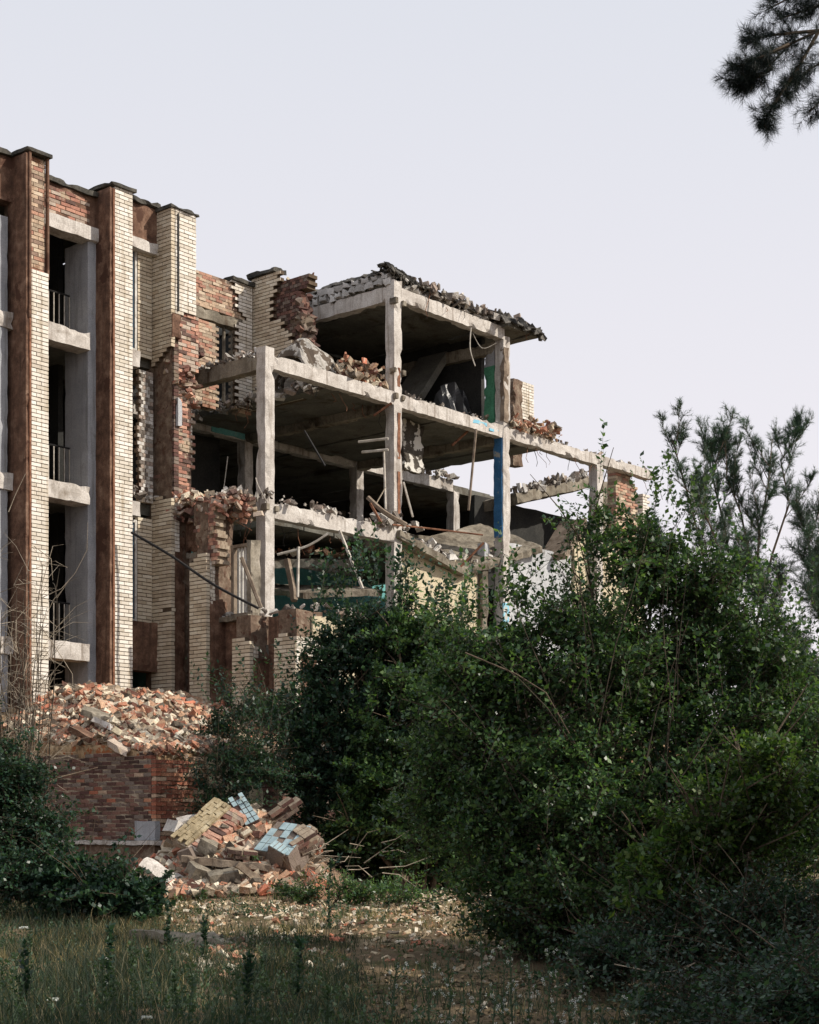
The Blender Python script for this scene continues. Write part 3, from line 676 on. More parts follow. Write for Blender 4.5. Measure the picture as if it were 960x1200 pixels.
# brick spall over the first pilaster up to floor F2
a, b = MB(), MB()
masonry(a, b, (UE+.15, 1.25, 7.3), (0, -1, 0), (-1, 0, 0), 1.25, 1.45, jag(lambda s, t: s > .5-.15*t and s < 1.15-.12*t, .06), bl=.13, seed=91, depth=.3, jit=.015, jh=.012, rec=.01)
part(a, 'torn_brickwork', 'red_brick', kind='stuff'); part(b, 'torn_mortar', 'grey_mortar')
mb = MB()
for k in range(220):
    t = r5.random(); mb.chunk((UE+.1+r5.random()*.9, 1.6-t*1.9+r5.uniform(-.1, .1), F2-.15-.45*r5.random()**1.5+.2*r5.random()), (r5.uniform(.08, .26), r5.uniform(.06, .14), r5.uniform(.05, .1)), r5, .3, rand_rot(r5, .6))
part(mb, 'torn_masonry', 'red_brick', kind='stuff')
# front wall of the low wing (behind the shrubs)
rbox('low_front_wall', 'cream', UR, 4.3, -2.38, -2.1, ZB, 6.0, seg=.25, amp=.02, chip=.12)
a, b = MB(), MB()
masonry(a, b, (UE+.02, -2.42, ZB), (1, 0, 0), (0, -1, 0), 1.4, 1.6, None, seed=95)
part(a, 'front_facing', 'white_brick', kind='stuff'); part(b, 'front_mortar', 'dark_mortar')
# storey F1 behind: teal room walls, cream wall, door
rbox('room_wall', 'teal', -.8, 12, 4.9, 5.1, F1, F2-.3, seg=.4, amp=.01)
rbox('room_wall', 'teal', -.6, -.45, 1.8, 4.9, F1-1, F2-.6, seg=.4, amp=.01)
rbox('floor_slab', 'ceiling', -.9, 16, -2.0, 10.4, F1-.25, F1, seg=1.0, amp=.01)
uw0 = onv(478, 650, .35)[0]; uw1 = onv(560, 650, .35)[0]
rbox('room_front_wall', 'cream', 4.75, uw1, .35, .6, ZB, F2-.35, seg=.3, amp=.01, chip=.08)
m = MB(); uh, zh = onv(491, 637, .34); m.box(uh-.13, uh+.13, .33, .36, zh-.13, zh+.13); part(m, 'vent_hole', 'darksteel')
column(uw1+.02, .2, ZB, F2-.3, 'concrete_old', w=.24)
rbox('room_front_wall', 'white_plaster', uw1+.3, 8.7, .35, .6, onv(575, 670, .35)[1], F2+.2, seg=.3, amp=.01, chip=.08)
ud = onv(590, 700, .35)[0]
rbox('blue_door', 'lightblue', ud-.1, ud+.45, .5, .56, ZB, onv(590, 672, .35)[1], seg=.3, amp=.005)
rbox('room_front_wall', 'white_plaster', 9.15, 12.4, .35, .6, ZB, F2+.35, seg=.3, amp=.02, chip=.1)
rbox('room_front_wall', 'cream', 12.5, 16.2, .3, .55, ZB, F2+.9, seg=.3, amp=.03, chip=.15)
# leaning slab with rusty face near the far end
m = MB(); o = Vector((11.6, -.1, F2+.1)); m.obox(o, Vector((1.3, .2, 1.2)), Vector((0, .9, 0)), Vector((-.12, 0, .14))); part(m, 'tilted_panel', 'wood')
a, b = MB(), MB()
masonry(a, b, (14.6, .3, F2+.6), (1, 0, 0), (0, -1, 0), 1.6, 2.6, jag(lambda s, t: s < 1.5-.25*t, .2), seed=97, depth=.3, jit=.02)
part(a, 'end_brickwork', 'ochre_brick', kind='stuff'); part(b, 'end_mortar', 'grey_mortar')
a, b = MB(), MB()
masonry(a, b, (15.9, .2, F2-.6), (1, 0, 0), (0, -1, 0), .9, 3.2, jag(lambda s, t: s < .9-.2*t, .1), seed=98, depth=.3)
part(a, 'end_white_brickwork', 'white_brick', kind='stuff'); part(b, 'end_mortar', 'dark_mortar')
# stub of white brick standing on F3 at the right
us0, zs1 = onv(611, 447, 2.5); us1, zs0 = onv(626, 483, 2.5)
a, b = MB(), MB()
masonry(a, b, (us0, 2.5, zs0-.3), (1, 0, 0), (0, -1, 0), us1-us0, zs1-zs0+.3, None, seed=99, depth=.25)
part(a, 'brick_stub', 'white_brick', kind='stuff'); part(b, 'stub_mortar', 'dark_mortar')
rbox('stub_wall', 'brick_core', us0-.45, us0, 2.45, 2.75, F3-.1, zs1, seg=.12, amp=.03, chip=.12)
rbox('wall_fragment', 'concrete_old', 9.05, 9.35, 1.6, 2.4, F3, 14.2, seg=.15, amp=.04, chip=.2)
# far low roof seen beneath the beam
rbox('far_floor', 'concrete_old', 11.0, 16.5, 6.5, 9.8, F2+1.4, F2+1.75, seg=.3, amp=.05, chip=.15)
rbox('far_dark_block', 'dark_room', 11.2, 16.4, 7.0, 9.6, F1, F2+1.4, seg=.6, amp=.03)
# sagging slabs at F2 between columns two and three
def plank(name, mat, p0, p1, side, th, seg=.15, amp=.025, seed=0, label=None):
    p0, p1, side = Vector(p0), Vector(p1), Vector(side); d = p1-p0; ln = d.length; d.normalize(); wd = side.length; sd_ = side.normalized(); n = d.cross(sd_).normalized()
    m = MB(); m.rough(0, ln, 0, wd, -th, 0, seg=seg, amp=amp, chip=.08, seed=seed)
    if n.z < 0: n = -n
    m.v = [tuple(p0+d*v[0]+sd_*v[1]+n*v[2]) for v in m.v]; return part(m, name, mat, B, label)
plank('sagging_slab', 'concrete_old', (4.5, -.1, F2-.05), (7.3, .1, F2-.62), (0, 2.0, .0), .2, label='slab sagging into a V')
plank('sagging_slab', 'concrete_old', (7.2, .1, F2-.7), (10.6, .0, F2+.35), (0, 2.2, .9), .2, label='slab tilted up to the right')
plank('sagging_slab', 'concrete_old', (5.0, 1.6, F2-.2), (8.8, 2.2, F2-.1), (0, 2.6, .25), .2)
# collapsed slabs under the F2 front beam, inside the first bay
plank('fallen_slab', 'ceiling', (.2, 2.6, F2-1.0), (4.2, .8, F2-.75), (.3, 2.6, .5), .2)
plank('fallen_slab', 'concrete_old', (1.0, 3.2, F2-1.5), (4.3, 2.2, F2-1.25), (.2, 2.2, .3), .18)
plank('fallen_slab', 'concrete_old', (2.2, 1.0, F2-1.75), (4.3, .3, F2-1.5), (.2, 1.6, .3), .15)
ua, za = onv(604, 578, 2.2); ub, zb_ = onv(705, 556, 2.2)
plank('sagging_slab', 'concrete_old', (ua, 2.2, za), (ub, 2.2, zb_), (0, 1.3, -.1), .3, label='drooping slab under the long beam')
rbox('far_dark_block', 'dark_room', ua-.4, ub+1.2, 3.4, 3.6, F2-.3, min(za, zb_)+.05, seg=.6, amp=.02)  # dark sheet standing in for the shade below the drooping slab
rbox('broken_wall', 'concrete_old', ub-.6, ub+1.6, 1.9, 2.2, F2-.2, zb_-.25, seg=.2, amp=.05, chip=.2)
# debris beds on the broken floors, parts of the building's own broken fabric
def debris(name, mat, pts, n, spread, size, seed, hump=.25, label=None, flat=.5):
    r = random.Random(seed); mb = MB(); P_ = [Vector(p) for p in pts]
    for k in range(n):
        t = r.random()*(len(P_)-1); j = min(int(t), len(P_)-2); p = P_[j].lerp(P_[j+1], t-j)
        g = r.random(); s = size*(.3+1.35*r.random()**2.2)
        if noise.noise(p*1.1+Vector((seed, 0, 0))) < .0 and r.random() < .75: continue
        q = p+Vector((r.uniform(-1, 1)*spread[0], r.uniform(-1, 1)*spread[1], hump*g*g))
        mb.chunk(q, (s*1.6, s*r.uniform(.6, 1.1), s*r.uniform(.3, .8)), r, .3)
    o = mb.build(name, mat, B, kind='stuff')
    if label: o['label'] = label
    return o
debris('debris', 'rubble', [(2.9, .45, F3+.05), (4.3, .35, F3+.05)], 330, (.3, .5), .11, 1, .5)
debris('debris', 'rubble', [(3.1, .9, F3+.1), (4.3, .5, F3+.1)], 170, (.3, .4), .14, 2, .62)
debris('debris', 'grey_rubble', [(.1, .3, F3+.02), (.15, 2.8, F3+.02)], 130, (.12, .2), .08, 3, .12)
debris('debris', 'grey_rubble', [(2.4, .6, F3-.1), (2.45, 5.0, F3-.1)], 220, (.25, .3), .11, 4, .3)
debris('debris', 'grey_rubble', [(2.2, .6, F3-.3), (2.3, 5.0, F3-.25)], 140, (.2, .3), .1, 14, .2)
debris('debris', 'grey_rubble', [(4.8, .1, F3), (8.7, .1, F3)], 150, (.2, .12), .06, 5, .08)
debris('debris', 'rubble', [(8.9, .3, F3), (11.2, .2, F3)], 240, (.2, .5), .12, 6, .4)
debris('debris', 'grey_rubble', [(11, .15, F3-.05), (16.2, .15, F3-.05)], 120, (.2, .1), .07, 7, .1)
debris('debris', 'rubble', [(9.4, 1.6, F3), (11.0, 2.0, F3)], 160, (.5, .5), .14, 8, .6)
debris('debris', 'grey_rubble', [(-.9, .4, F2+.02), (0, .1, F2+.05), (4.4, .1, F2)], 260, (.3, .25), .09, 9, .14)
debris('debris', 'rubble', [(-1.3, 1.4, F2-.05), (-.1, .4, F2)], 200, (.3, .35), .1, 10, .2)
debris('debris', 'grey_rubble', [(3.7, .1, F2), (5.4, .1, F2)], 130, (.35, .25), .12, 11, .3)
debris('debris', 'grey_rubble', [(5.4, .4, F2-.2), (7.3, .5, F2-.55), (9.6, .4, F2)], 200, (.3, .4), .1, 12, .2)
debris('debris', 'rubble', [(1, 2.6, F2-.75), (4.2, 1.2, F2-.6)], 180, (.2, .6), .09, 13, .15)
debris('debris', 'grey_rubble', [(UR+.1, .3, 6.15), (UR+.1, -2.3, 6.15), (2, -2.25, 6.05)], 220, (.22, .12), .09, 15, .15)
debris('debris', 'grey_rubble', [(4.9, 2, F3+.05), (8.7, 3, F3+.05)], 260, (.3, 1.5), .15, 16, .4)
debris('debris', 'grey_rubble', [(5.0, 5.3, F3+.0), (8.7, 5.3, F3)], 150, (.2, .2), .12, 17, .25)
debris('debris', 'grey_rubble', [(9.0, 5.3, F3), (13, 5.3, F3)], 150, (.2, .2), .12, 18, .3)
debris('debris', 'grey_rubble', [(.4, 5.3, F3-.05), (4.4, 5.3, F3-.05)], 90, (.2, .2), .1, 19, .15)
debris('debris', 'grey_rubble', [(-1.0, VW, zt2+.02), (-2.6, VW, zt2)], 60, (.1, .2), .09, 20, .15)
debris('debris', 'rubble', [(UF+.25, 2.2, zft-.2), (UF+.3, 1.6, zft-.25)], 40, (.12, .2), .08, 21, .06)
debris('debris', 'grey_rubble', [(ua, 2.4, za), (ub, 2.4, zb_)], 200, (.2, .2), .13, 22, .2)

r6 = random.Random(66)
for (u0, u1, v, z, n) in ((2.0, 4.3, .5, F3-.3, 6), (2.3, 2.35, 3.0, F3-.15, 5), (9.2, 11.2, .3, F3-.3, 6), (4.6, 8.6, .2, F2-.5, 10), (.2, 4.2, .3, F2-.38, 8), (5, 9.8, -.1, 14.95, 7), (12, 16.2, .15, F3-.28, 8), (-1.2, .2, .6, F2-.5, 5)):
    for k in range(n):
        p = Vector((r6.uniform(u0, u1), v+r6.uniform(-.2, .3), z)); d = Vector((r6.uniform(-.3, .3), r6.uniform(-.3, .1), -r6.uniform(.15, .7)))
        m = MB(); m.tube([p, p+d*.4+Vector((r6.uniform(-.08, .08), 0, 0)), p+d*.75+Vector((r6.uniform(-.12, .12), 0, 0)), p+d], .009, .007, n=4); part(m, 'rebar', 'steel' if k % 3 else 'darksteel')

# ------------------------------------------------------------------ things hanging in or lying on the frame
def wthing(name, mb, mat, label, cat, group=None, kind=None):
    """mesh given in building coordinates, linked as its own top-level thing"""
    o = mb.build(name, mat, None); o.location = O; o.rotation_euler = (0, 0, RA)
    return tag(o, label, cat, group, kind)
def wpts(pts): return [W2L(P(*p)) for p in pts]
# big collapsed plaster slab lump on F3
m = MB(); pts = [(1.9, 1.2), (2.3, 1.0), (3.0, 1.3), (3.6, 1.3), (4.2, 1.6)]
n = 18; k = 7; vs = []
for i in range(n+1):
    u = 1.75+2.6*i/n
    for q in range(k):
        s = q/(k-1); h = 1.15*math.sin(min(1, i/n*3.0+.25)*math.pi/2)*(1-.55*i/n)
        z = F3+.05+h*math.sin(s*math.pi)**.55; vv = .35+1.5*s+.5*i/n
        nz = noise.noise_vector(Vector((u*2.2, s*3, 5)))*.16
        vs.append((u+nz.x, vv+nz.y, z+nz.z*.9))
m.add(vs, [(i*k+q, (i+1)*k+q, (i+1)*k+q+1, i*k+q+1) for i in range(n) for q in range(k-1)])
o = wthing('collapsed_plaster', m, material('collapsed_plaster', [(.3, lin(120, 114, 104)), (.6, lin(176, 172, 166))], 3, .8, 14, blotch=(lin(86, 76, 66), 3, .5)), 'grey crumpled lump of fallen plaster and felt behind the first front column', 'debris')
o.modifiers.new('s', 'SOLIDIFY').thickness = .06
# black sheets on the top floor
def sheet(c, w, h, seed, label, mat='tarp', lean=.4):
    m = MB(); n = 16; vs = []; c = Vector(c)
    for i in range(n+1):
        for q in range(n+1):
            s = i/n; t = q/n; x = (s-.5)*w; z = h*t
            fold = .12*math.sin(s*17+seed+2*t)+.05*math.sin(s*41+t*5)
            arch = math.sqrt(max(0, 1-(2*s-1)**2))
            vs.append((c.x+x*(.75+.25*arch)+fold*.3, c.y+lean*t+fold+.3*(1-arch), c.z+z*(.35+.65*arch)))
    m.add(vs, [(i*(n+1)+q, (i+1)*(n+1)+q, (i+1)*(n+1)+q+1, i*(n+1)+q+1) for i in range(n) for q in range(n)])
    o = wthing('black_sheet', m, mat, label, 'sheet'); o.modifiers.new('s', 'SOLIDIFY').thickness = .02; return o
u1_, z1_ = onv(545, 480, .9)
sheet((u1_-.1, .8, F3+.02), 1.6, 1.15, 1, 'black crumpled sheet hanging in folds on the top floor')
sheet((u1_-1.9, 2.0, F3+.02), 2.0, .9, 5, 'dark sheet slumped on the top floor behind the folded one')
m = MB(); m.obox(Vector((7.3, 1.8, F3+.3)), Vector((1.7, .2, 1.9)), Vector((0, 1.0, 0)), Vector((-.14, 0, .14)))
wthing('leaning_slab', m, 'ceiling', 'dark concrete slab leaning up inside the top floor beside the green wall stub', 'slab')
m = MB(); m.obox(Vector((5.6, 4.3, F3+1.55)), Vector((2.6, -.3, -1.0)), Vector((0, 1.3, 0)), Vector((.05, 0, .14)))
wthing('leaning_slab', m, 'ceiling', 'dark slab hanging from the ceiling at the back of the top floor', 'slab')
# rods, pipes and cables (pixel, depth) -> points on the place
def rod(name, pts, r, mat, label, cat='rod', group=None, n=5):
    m = MB(); q = wpts(pts)
    if len(q) > 2:
        out = []
        for i in range(len(q)-1):
            p0 = q[max(0, i-1)]; p1 = q[i]; p2 = q[i+1]; p3 = q[min(len(q)-1, i+2)]
            for s in range(5):
                t = s/5; out.append(.5*((2*p1)+(p2-p0)*t+(2*p0-5*p1+4*p2-p3)*t*t+(3*p1-p0-3*p2+p3)*t**3))
        out.append(q[-1]); q = out
    m.tube(q, r, n=n); return wthing(name, m, mat, label, cat, group)
rod('cable', [(154, 624, 35.6), (200, 651, 35.5), (250, 685, 35.3), (303, 713, 35.2)], .032, 'darksteel', 'thick black cable sagging from the intact pilaster to the low end wall', 'cable')
rod('metal_rod', [(438, 487, 40.2), (459, 472, 40.1)], .03, 'steel', 'short rusty rod sticking out left of the second column', 'rod')
rod('metal_rod', [(357, 505, 39), (381, 546, 38.6)], .025, 'darksteel', 'dark rod hanging under the slab of the first bay', 'rod')
rod('metal_rod', [(530, 522, 43), (551, 503, 43.2)], .035, 'steel', 'orange rusty rod hanging under the beam left of the pole', 'rod')
rod('pole', [(558, 503, 42.2), (549, 598, 42)], .035, 'wood', 'long thin pole leaning from the beam down to the broken floor', 'pole')
rod('cable', [(552, 384, 42.6), (551, 408, 42.6), (557, 429, 42.6)], .018, 'palepipe', 'pale cable hanging straight from the top ceiling', 'cable')
rod('cable', [(554, 390, 43), (565, 408, 43), (582, 402, 43)], .012, 'palepipe', 'thin cable looping from the top ceiling to the third column', 'cable')
rod('pipe', [(420, 518, 40.4), (455, 514, 40.2)], .035, 'palepipe', 'upper pale horizontal pipe left of the second column', 'pipe')
rod('pipe', [(424, 530, 40.4), (455, 527, 40.2)], .035, 'palepipe', 'lower pale horizontal pipe left of the second column', 'pipe')
rod('pipe', [(450, 528, 40.3), (452, 597, 40.2)], .03, 'palepipe', 'vertical pale pipe against the second column', 'pipe')
rod('wooden_beam', [(431, 583, 39.4), (450, 600, 39.3), (476, 615, 39.6)], .06, 'wood', 'splintered plank lying over the floor beside the second column', 'plank')
rod('metal_rod', [(437, 597, 39.3), (452, 571, 39.6)], .015, 'drytwig', 'bent pale wire above the splintered plank', 'wire')
rod('wooden_beam', [(434, 590, 39.3), (447, 613, 39.2)], .035, 'steel', 'reddish stick crossing the splintered plank', 'plank')
rod('metal_rod', [(540, 664, 41), (567, 636, 41)], .03, 'steel', 'red rusty bar crossing the cream wall', 'rod')
rod('pole', [(460, 615, 39.6), (500, 619, 40.6), (566, 627, 41)], .022, 'steel', 'long thin rusty bar across the sagging slab', 'rod')
rod('pole', [(283, 653, 35.5), (306, 712, 35.5)], .045, 'wood', 'wooden prop leaning against the foot of the first column', 'pole')
rod('pole', [(325, 650, 38), (360, 640, 38), (385, 625, 38)], .03, 'palepipe', 'pale bent pipe hanging under the first bay beam', 'pipe')
rod('pole', [(350, 641, 38), (349, 700, 37.8)], .035, 'palepipe', 'upright pale pipe under the fallen slabs', 'pipe')
rod('pole', [(398, 622, 38.2), (425, 690, 37.8)], .04, 'palepipe', 'slanting pale post in front of the fallen slabs', 'pole')
rod('wooden_beam', [(336, 656, 38.5), (343, 690, 38.3), (345, 704, 38.2)], .09, 'wood', 'splintered upright timber in front of the teal wall', 'plank')
rod('wire', [(300, 560, 36.7), (303, 570, 36.6), (313, 588, 36.7)], .014, 'palepipe', 'loop of wire at the first column', 'wire')
rod('wire', [(473, 565, 40.5), (484, 606, 40.5)], .03, 'palepipe', 'leaning pale strip right of the second column', 'rod')
rod('metal_rod', [(267, 535, 40), (262, 575, 40)], .012, 'palepipe', 'thin rod hanging in the dark room of the first bay', 'rod')
rod('wire', [(24, 200, 36.1), (31, 205, 35.6), (54, 214, 35.5)], .012, 'darksteel', 'thin wire strung across the bared head of the left pilaster', 'wire')

# ------------------------------------------------------------------ terrace of rubble with its retaining wall
TU, TV = -6.2, -3.5
def tz(u, v):
    s = min(sstep(TV-.1, VF-.2, v), sstep(TU-.4, TU+2.2, u)+.45*sstep(-1, 3, v))
    z = 2.85+1.45*s+.16*noise.noise(Vector((u*.9, v*.9, 4)))+.07*noise.noise(Vector((u*3, v*3, 6)))
    return z
def terrace():
    us = [TU+.06+.25*i for i in range(90)]; vsn = [TV+.12+.25*i for i in range(40)]+[8, 9, 10.4]
    v = [(u, w, tz(u, w)) for w in vsn for u in us]; n = len(us)
    f = [(j*n+i, j*n+i+1, (j+1)*n+i+1, (j+1)*n+i) for j in range(len(vsn)-1) for i in range(n-1)]
    m = MB(); m.v = v; m.f = f
    e1 = [(u, TV+.12, tz(u, TV+.12)) for u in us]; e2 = [(us[0], w, tz(us[0], w)) for w in vsn]
    for e in (e1, e2): m.add([p for q in e for p in (q, (q[0], q[1], q[2]-1.2))], [(2*i, 2*i+2, 2*i+3, 2*i+1) for i in range(len(e)-1)])
    o = m.build('rubble_terrace', material('rubble_bed', [(.3, lin(104, 82, 60)), (.5, lin(146, 122, 94)), (.7, lin(178, 158, 128))], 3, 1, 9, fine=.5, blotch=(lin(150, 92, 58), 5, .58)), None, False, 'structure'); o.location = O; o.rotation_euler = (0, 0, RA)
terrace()
TW = empty('retaining_wall', O, RA, label='low weathered red brick retaining wall below the rubble terrace', cat='wall')
core = MB(); core.box(TU+.14, TU+.4, TV+.14, 12, -.2, 2.9); core.box(TU+.14, 14, TV+.14, TV+.4, -.2, 2.8)
part(core, 'wall_core', 'brick_core', TW)
b1 = []; mo = MB()
def lw(s, t): return t < 1.62+.1*noise.noise(Vector((s*2, 0, 1)))
masonry(None, mo, (TU, 2.0, 1.27), (0, -1, 0), (-1, 0, 0), 2.0-TV-.112, 1.72, jag(lw, .05), seed=1, out=b1, depth=.13, rec=.012, bl=.265, course=.078, jh=.013)
left_n = len(b1)
masonry(None, mo, (TU+.004, TV, 1.27), (1, 0, 0), (0, -1, 0), 9.0, 1.72, jag(lambda s, t: t < 1.5+.1*noise.noise(Vector((s*2, 0, 1))) and not (1.15 < s < 2.6 and t > .75), .08), seed=2, out=b1, depth=.11, rec=.016, bl=.265, course=.078, jh=.013)
part(mo, 'mortar', 'grey_mortar', TW)
bm_ = MB(); bm_.rough(-.5, .5, -.065, .065, -.0325, .0325, seg=.24, amp=.006, chip=.02)
BRK = []
for s_ in range(5):
    q = MB(); q.rough(-.123, .123, -.065, .065, -.033, .033, seg=.12, amp=.009, chip=.03, seed=s_*3+1)
    me = bpy.data.meshes.new('brick'); me.from_pydata(q.v, [], q.f); me.materials.append(M['old_red_brick']); BRK.append(me)  # darker brick on the left face, its shade put into the colour
BRR = []
for me in BRK: c = me.copy(); c.materials[0] = M['sunlit_brick']; BRR.append(c)
vis = []; rest = []
for i, (c, w) in enumerate(b1):
    left = i < left_n
    score = (c.y if left else c.x-TU) 
    keep = (left and c.y < .0) or (not left and c.x < TU+1.35)
    (vis if keep else rest).append((c, w, left))
vis.sort(key=lambda q: (q[0]-Vector((TU, TV, 2.2))).length)
rest += vis[300:]; vis = vis[:300]
for (c, w, left) in vis:
    o = bpy.data.objects.new('brick', r5.choice(BRR if (not left or r5.random() < .04) else BRK)); o.location = c; o.rotation_euler = (0, 0, math.pi/2 if left else 0); o.scale = (w/.246, 1, 1)
    link(o, TW)
mb = MB()
for (c, w, left) in rest:
    if left: mb.box(c.x-.065, c.x+.065, c.y-w/2, c.y+w/2, c.z-.032, c.z+.032)
    else: mb.box(c.x-w/2, c.x+w/2, c.y-.065, c.y+.065, c.z-.032, c.z+.032)
part(mb, 'brickwork', 'old_red_brick', TW, kind='stuff')
m = MB(); m.rough(TU-.16, TU+.1, TV-.16, 2.0, 1.18, 1.26, seg=.14, amp=.015, chip=.05); part(m, 'ledge', 'concrete', TW)
m = MB(); m.rough(TU-.06, TU+.14, TV-.06, 2.0, -.2, 1.178, seg=.3, amp=.02, chip=.05); m.rough(TU+.142, 9, TV-.06, TV+.1, -.2, 1.178, seg=.3, amp=.02, chip=.05); part(m, 'plinth', 'brick_core', TW)
m = MB(); m.rough(TU-.03, TU+.1, TV-.02, TV+.55, 1.27, 1.62, seg=.12, amp=.008, chip=.04); part(m, 'render_patch', 'concrete_grey', TW)
m = MB(); m.rough(TU+1.3, TU+2.7, TV-.04, TV+.1, 1.9, 2.85, seg=.12, amp=.025, chip=.12); part(m, 'render_patch', 'cream', TW)

# loose bricks -----------------------------------------------------------------
LB = []
for s_ in range(8):
    q = MB(); rr = random.Random(s_)
    ln = (.25, .25, .16, .13, .25, .2, .1, .12)[s_]; q.rough(-ln/2, ln/2, -.06, .06, -.034, .034, seg=.07, amp=.014, chip=.06, seed=s_)
    me = bpy.data.meshes.new('loose_brick'); me.from_pydata(q.v, [], q.f); me.materials.append(M['rubble']); LB.append(me)
def loose(n, place, label, group, seed, name='loose_brick', tilt=.8, smin=.8, smax=1.25):
    r = random.Random(seed)
    for k in range(n):
        p = place(r)
        o = bpy.data.objects.new(name, r.choice(LB)); o.location = p
        o.rotation_euler = (r.uniform(-tilt, tilt), r.uniform(-tilt, tilt), r.uniform(0, 6.28)); s = r.uniform(smin, smax); o.scale = (s*r.uniform(.8, 1.1), s, s*r.uniform(.8, 1.3))
        link(o); tag(o, label, 'brick', group)
def tplace(r):
    while True:
        u = r.uniform(TU+.1, 1.5); v = r.uniform(TV+.15, VF-.1)
        if u > -1.3 and v > -2.3: continue
        if r.random() < .25: v = TV+.1+r.random()*.5
        return L2W(u, v, tz(u, v)+r.uniform(.02, .14))
loose(140, tplace, 'broken brick lying on the rubble terrace at the foot of the pilasters', 'bricks on the rubble terrace', 3, smin=.9, smax=1.5)
def rubble_stuff(name, n, place, label, seed, size=(.05, .24), mat='rubble'):
    r = random.Random(seed); mb = MB()
    for k in range(n):
        s = size[0]+(size[1]-size[0])*r.random()**2*1.35; mb.chunk(place(r), (s*1.3, s*r.uniform(.5, .9), s*r.uniform(.3, .6)), r, .16, rand_rot(r, .8))
    o = mb.build(name, mat, None); tag(o, label, 'rubble', None, 'stuff')
rubble_stuff('terrace_rubble', 11000, tplace, 'heap of smashed brick and plaster covering the terrace', 4, (.05, .19))

# lower pile: mound in front of the retaining wall
PC = P(262, 1035, 28.6)
def pz(x, y):
    c = P(285, 1020, 29.3); dx = (x-c.x)/1.75; dy = (y-c.y)/1.6
    h = 1.35*math.exp(-(dx*dx+dy*dy)*1.1); return gz(x, y)+h*(1+.25*noise.noise(Vector((x*2, y*2, 0))))
def mound():
    c = P(280, 1020, 29.2); n = 46; v = []; f = []
    for j in range(n):
        for i in range(n):
            x = c.x-3.4+6.8*i/(n-1); y = c.y-2.6+4.2*j/(n-1); v.append((x, y, pz(x, y)-.03))
    f = [(j*n+i, j*n+i+1, (j+1)*n+i+1, (j+1)*n+i) for j in range(n-1) for i in range(n-1)]
    m = MB(); m.v = v; m.f = f; m.build('rubble_mound', material('mound_bed', [(.3, lin(92, 74, 60)), (.7, lin(150, 126, 104))], 4, 1, 10, fine=.5), None, True, 'structure')
mound()
def pplace(r):
    while True:
        px = r.gauss(262, 48); D = r.uniform(27.0, 29.8); x = (px-HX)/FPX*D
        if not 150 < px < 385: continue
        return Vector((x, D, pz(x, D)+r.uniform(0, .08)))
loose(130, pplace, 'broken brick in the rubble pile at the foot of the retaining wall', 'bricks in the lower pile', 8, smin=.8, smax=1.3)
rubble_stuff('pile_rubble', 2600, pplace, 'splinters of brick and plaster in the lower pile', 9, (.04, .2))
def gplace(r):
    while True:
        px = r.uniform(190, 600); py = 1050+abs(r.gauss(0, 28)); D = 1.35*FPX/(py-HY)
        x = (px-HX)/FPX*D
        if D < 17 or r.random() < .3*(D < 20): continue
        return Vector((x, D, gz(x, D)+.01))
rubble_stuff('scattered_chips', 4200, gplace, 'pale stone and brick chips scattered over the sunlit ground', 10, (.015, .07), 'sandy')
rubble_stuff('brick_chips', 900, gplace, 'reddish brick chips strewn among the pale ones', 11, (.02, .08))
loose(26, gplace, 'brick fragment lying flat on the sunlit ground before the pile', 'bricks scattered on the ground', 12, tilt=.2, smin=.5, smax=.9)
def fplace(r):
    px = r.uniform(300, 960); D = r.uniform(10, 17); x = (px-HX)/FPX*D; return Vector((x, D, gz(x, D)+.005))
rubble_stuff('leaf_litter', 5000, fplace, 'twigs, dead leaves and grit on the shaded bare earth', 21, (.008, .035), 'litter')
def rplace(r):
    px = r.gauss(262, 22); py = r.gauss(1132, 9); D = 1.47*FPX/(py-HY); x = (px-HX)/FPX*D; return Vector((x, D, gz(x, D)+r.uniform(0, .05)))
rubble_stuff('path_rubble', 220, rplace, 'small heap of red and white chips in the shaded grass', 13, (.03, .13))

# pieces of wall lying on the lower pile
def frame3(o, a, b):
    x = (a-o); z = x.cross(b-o).normalized(); X = x.normalized(); Y = z.cross(X); m = Matrix((X, Y, z)).transposed().to_4x4(); m.translation = o
    return m, x.length, (b-o).dot(Y)
# tan brick slab with red header course
o0, oa, ob = P(200, 982, 28.3), P(252, 936, 28.9), P(232, 1000, 28.0)
mt, wx, wy = frame3(o0, oa, ob)
wc = bpy.data.objects.new('fallen_wall_piece', None); link(wc); wc.matrix_world = mt; tag(wc, 'fallen piece of wall, tan face up with a row of red bricks along its lower edge', 'wall piece')
sg = 1 if mt.col[2].z > 0 else -1
m = MB(); m.rough(0, wx, 0, wy*.62, -.2*sg if sg > 0 else 0, 0 if sg > 0 else .2, seg=.1, amp=.02, chip=.08); part(m, 'mortar_slab', 'grey_mortar', wc)
n = 5
for j in range(n):
    for i in range(6):
        q = MB(); x0 = i*wx/6+.005+(.08 if j % 2 else 0); x1 = min(wx, (i+1)*wx/6-.005+(.08 if j % 2 else 0)); y0 = j*wy*.62/n+.004; y1 = (j+1)*wy*.62/n-.004
        if x1-x0 < .05: continue
        a_, b_ = (0, .02) if sg > 0 else (-.02, 0)
        q.rough(x0, x1, y0, y1, a_-.03, b_, seg=.1, amp=.008, chip=.03, seed=i+j*7); part(q, 'brick', material('ochre_face', [(.3, lin(132, 118, 92)), (.5, lin(164, 148, 118)), (.7, lin(192, 180, 152))], 4, .5, 30) if (i+j) == 0 else bpy.data.materials['ochre_face'], wc)
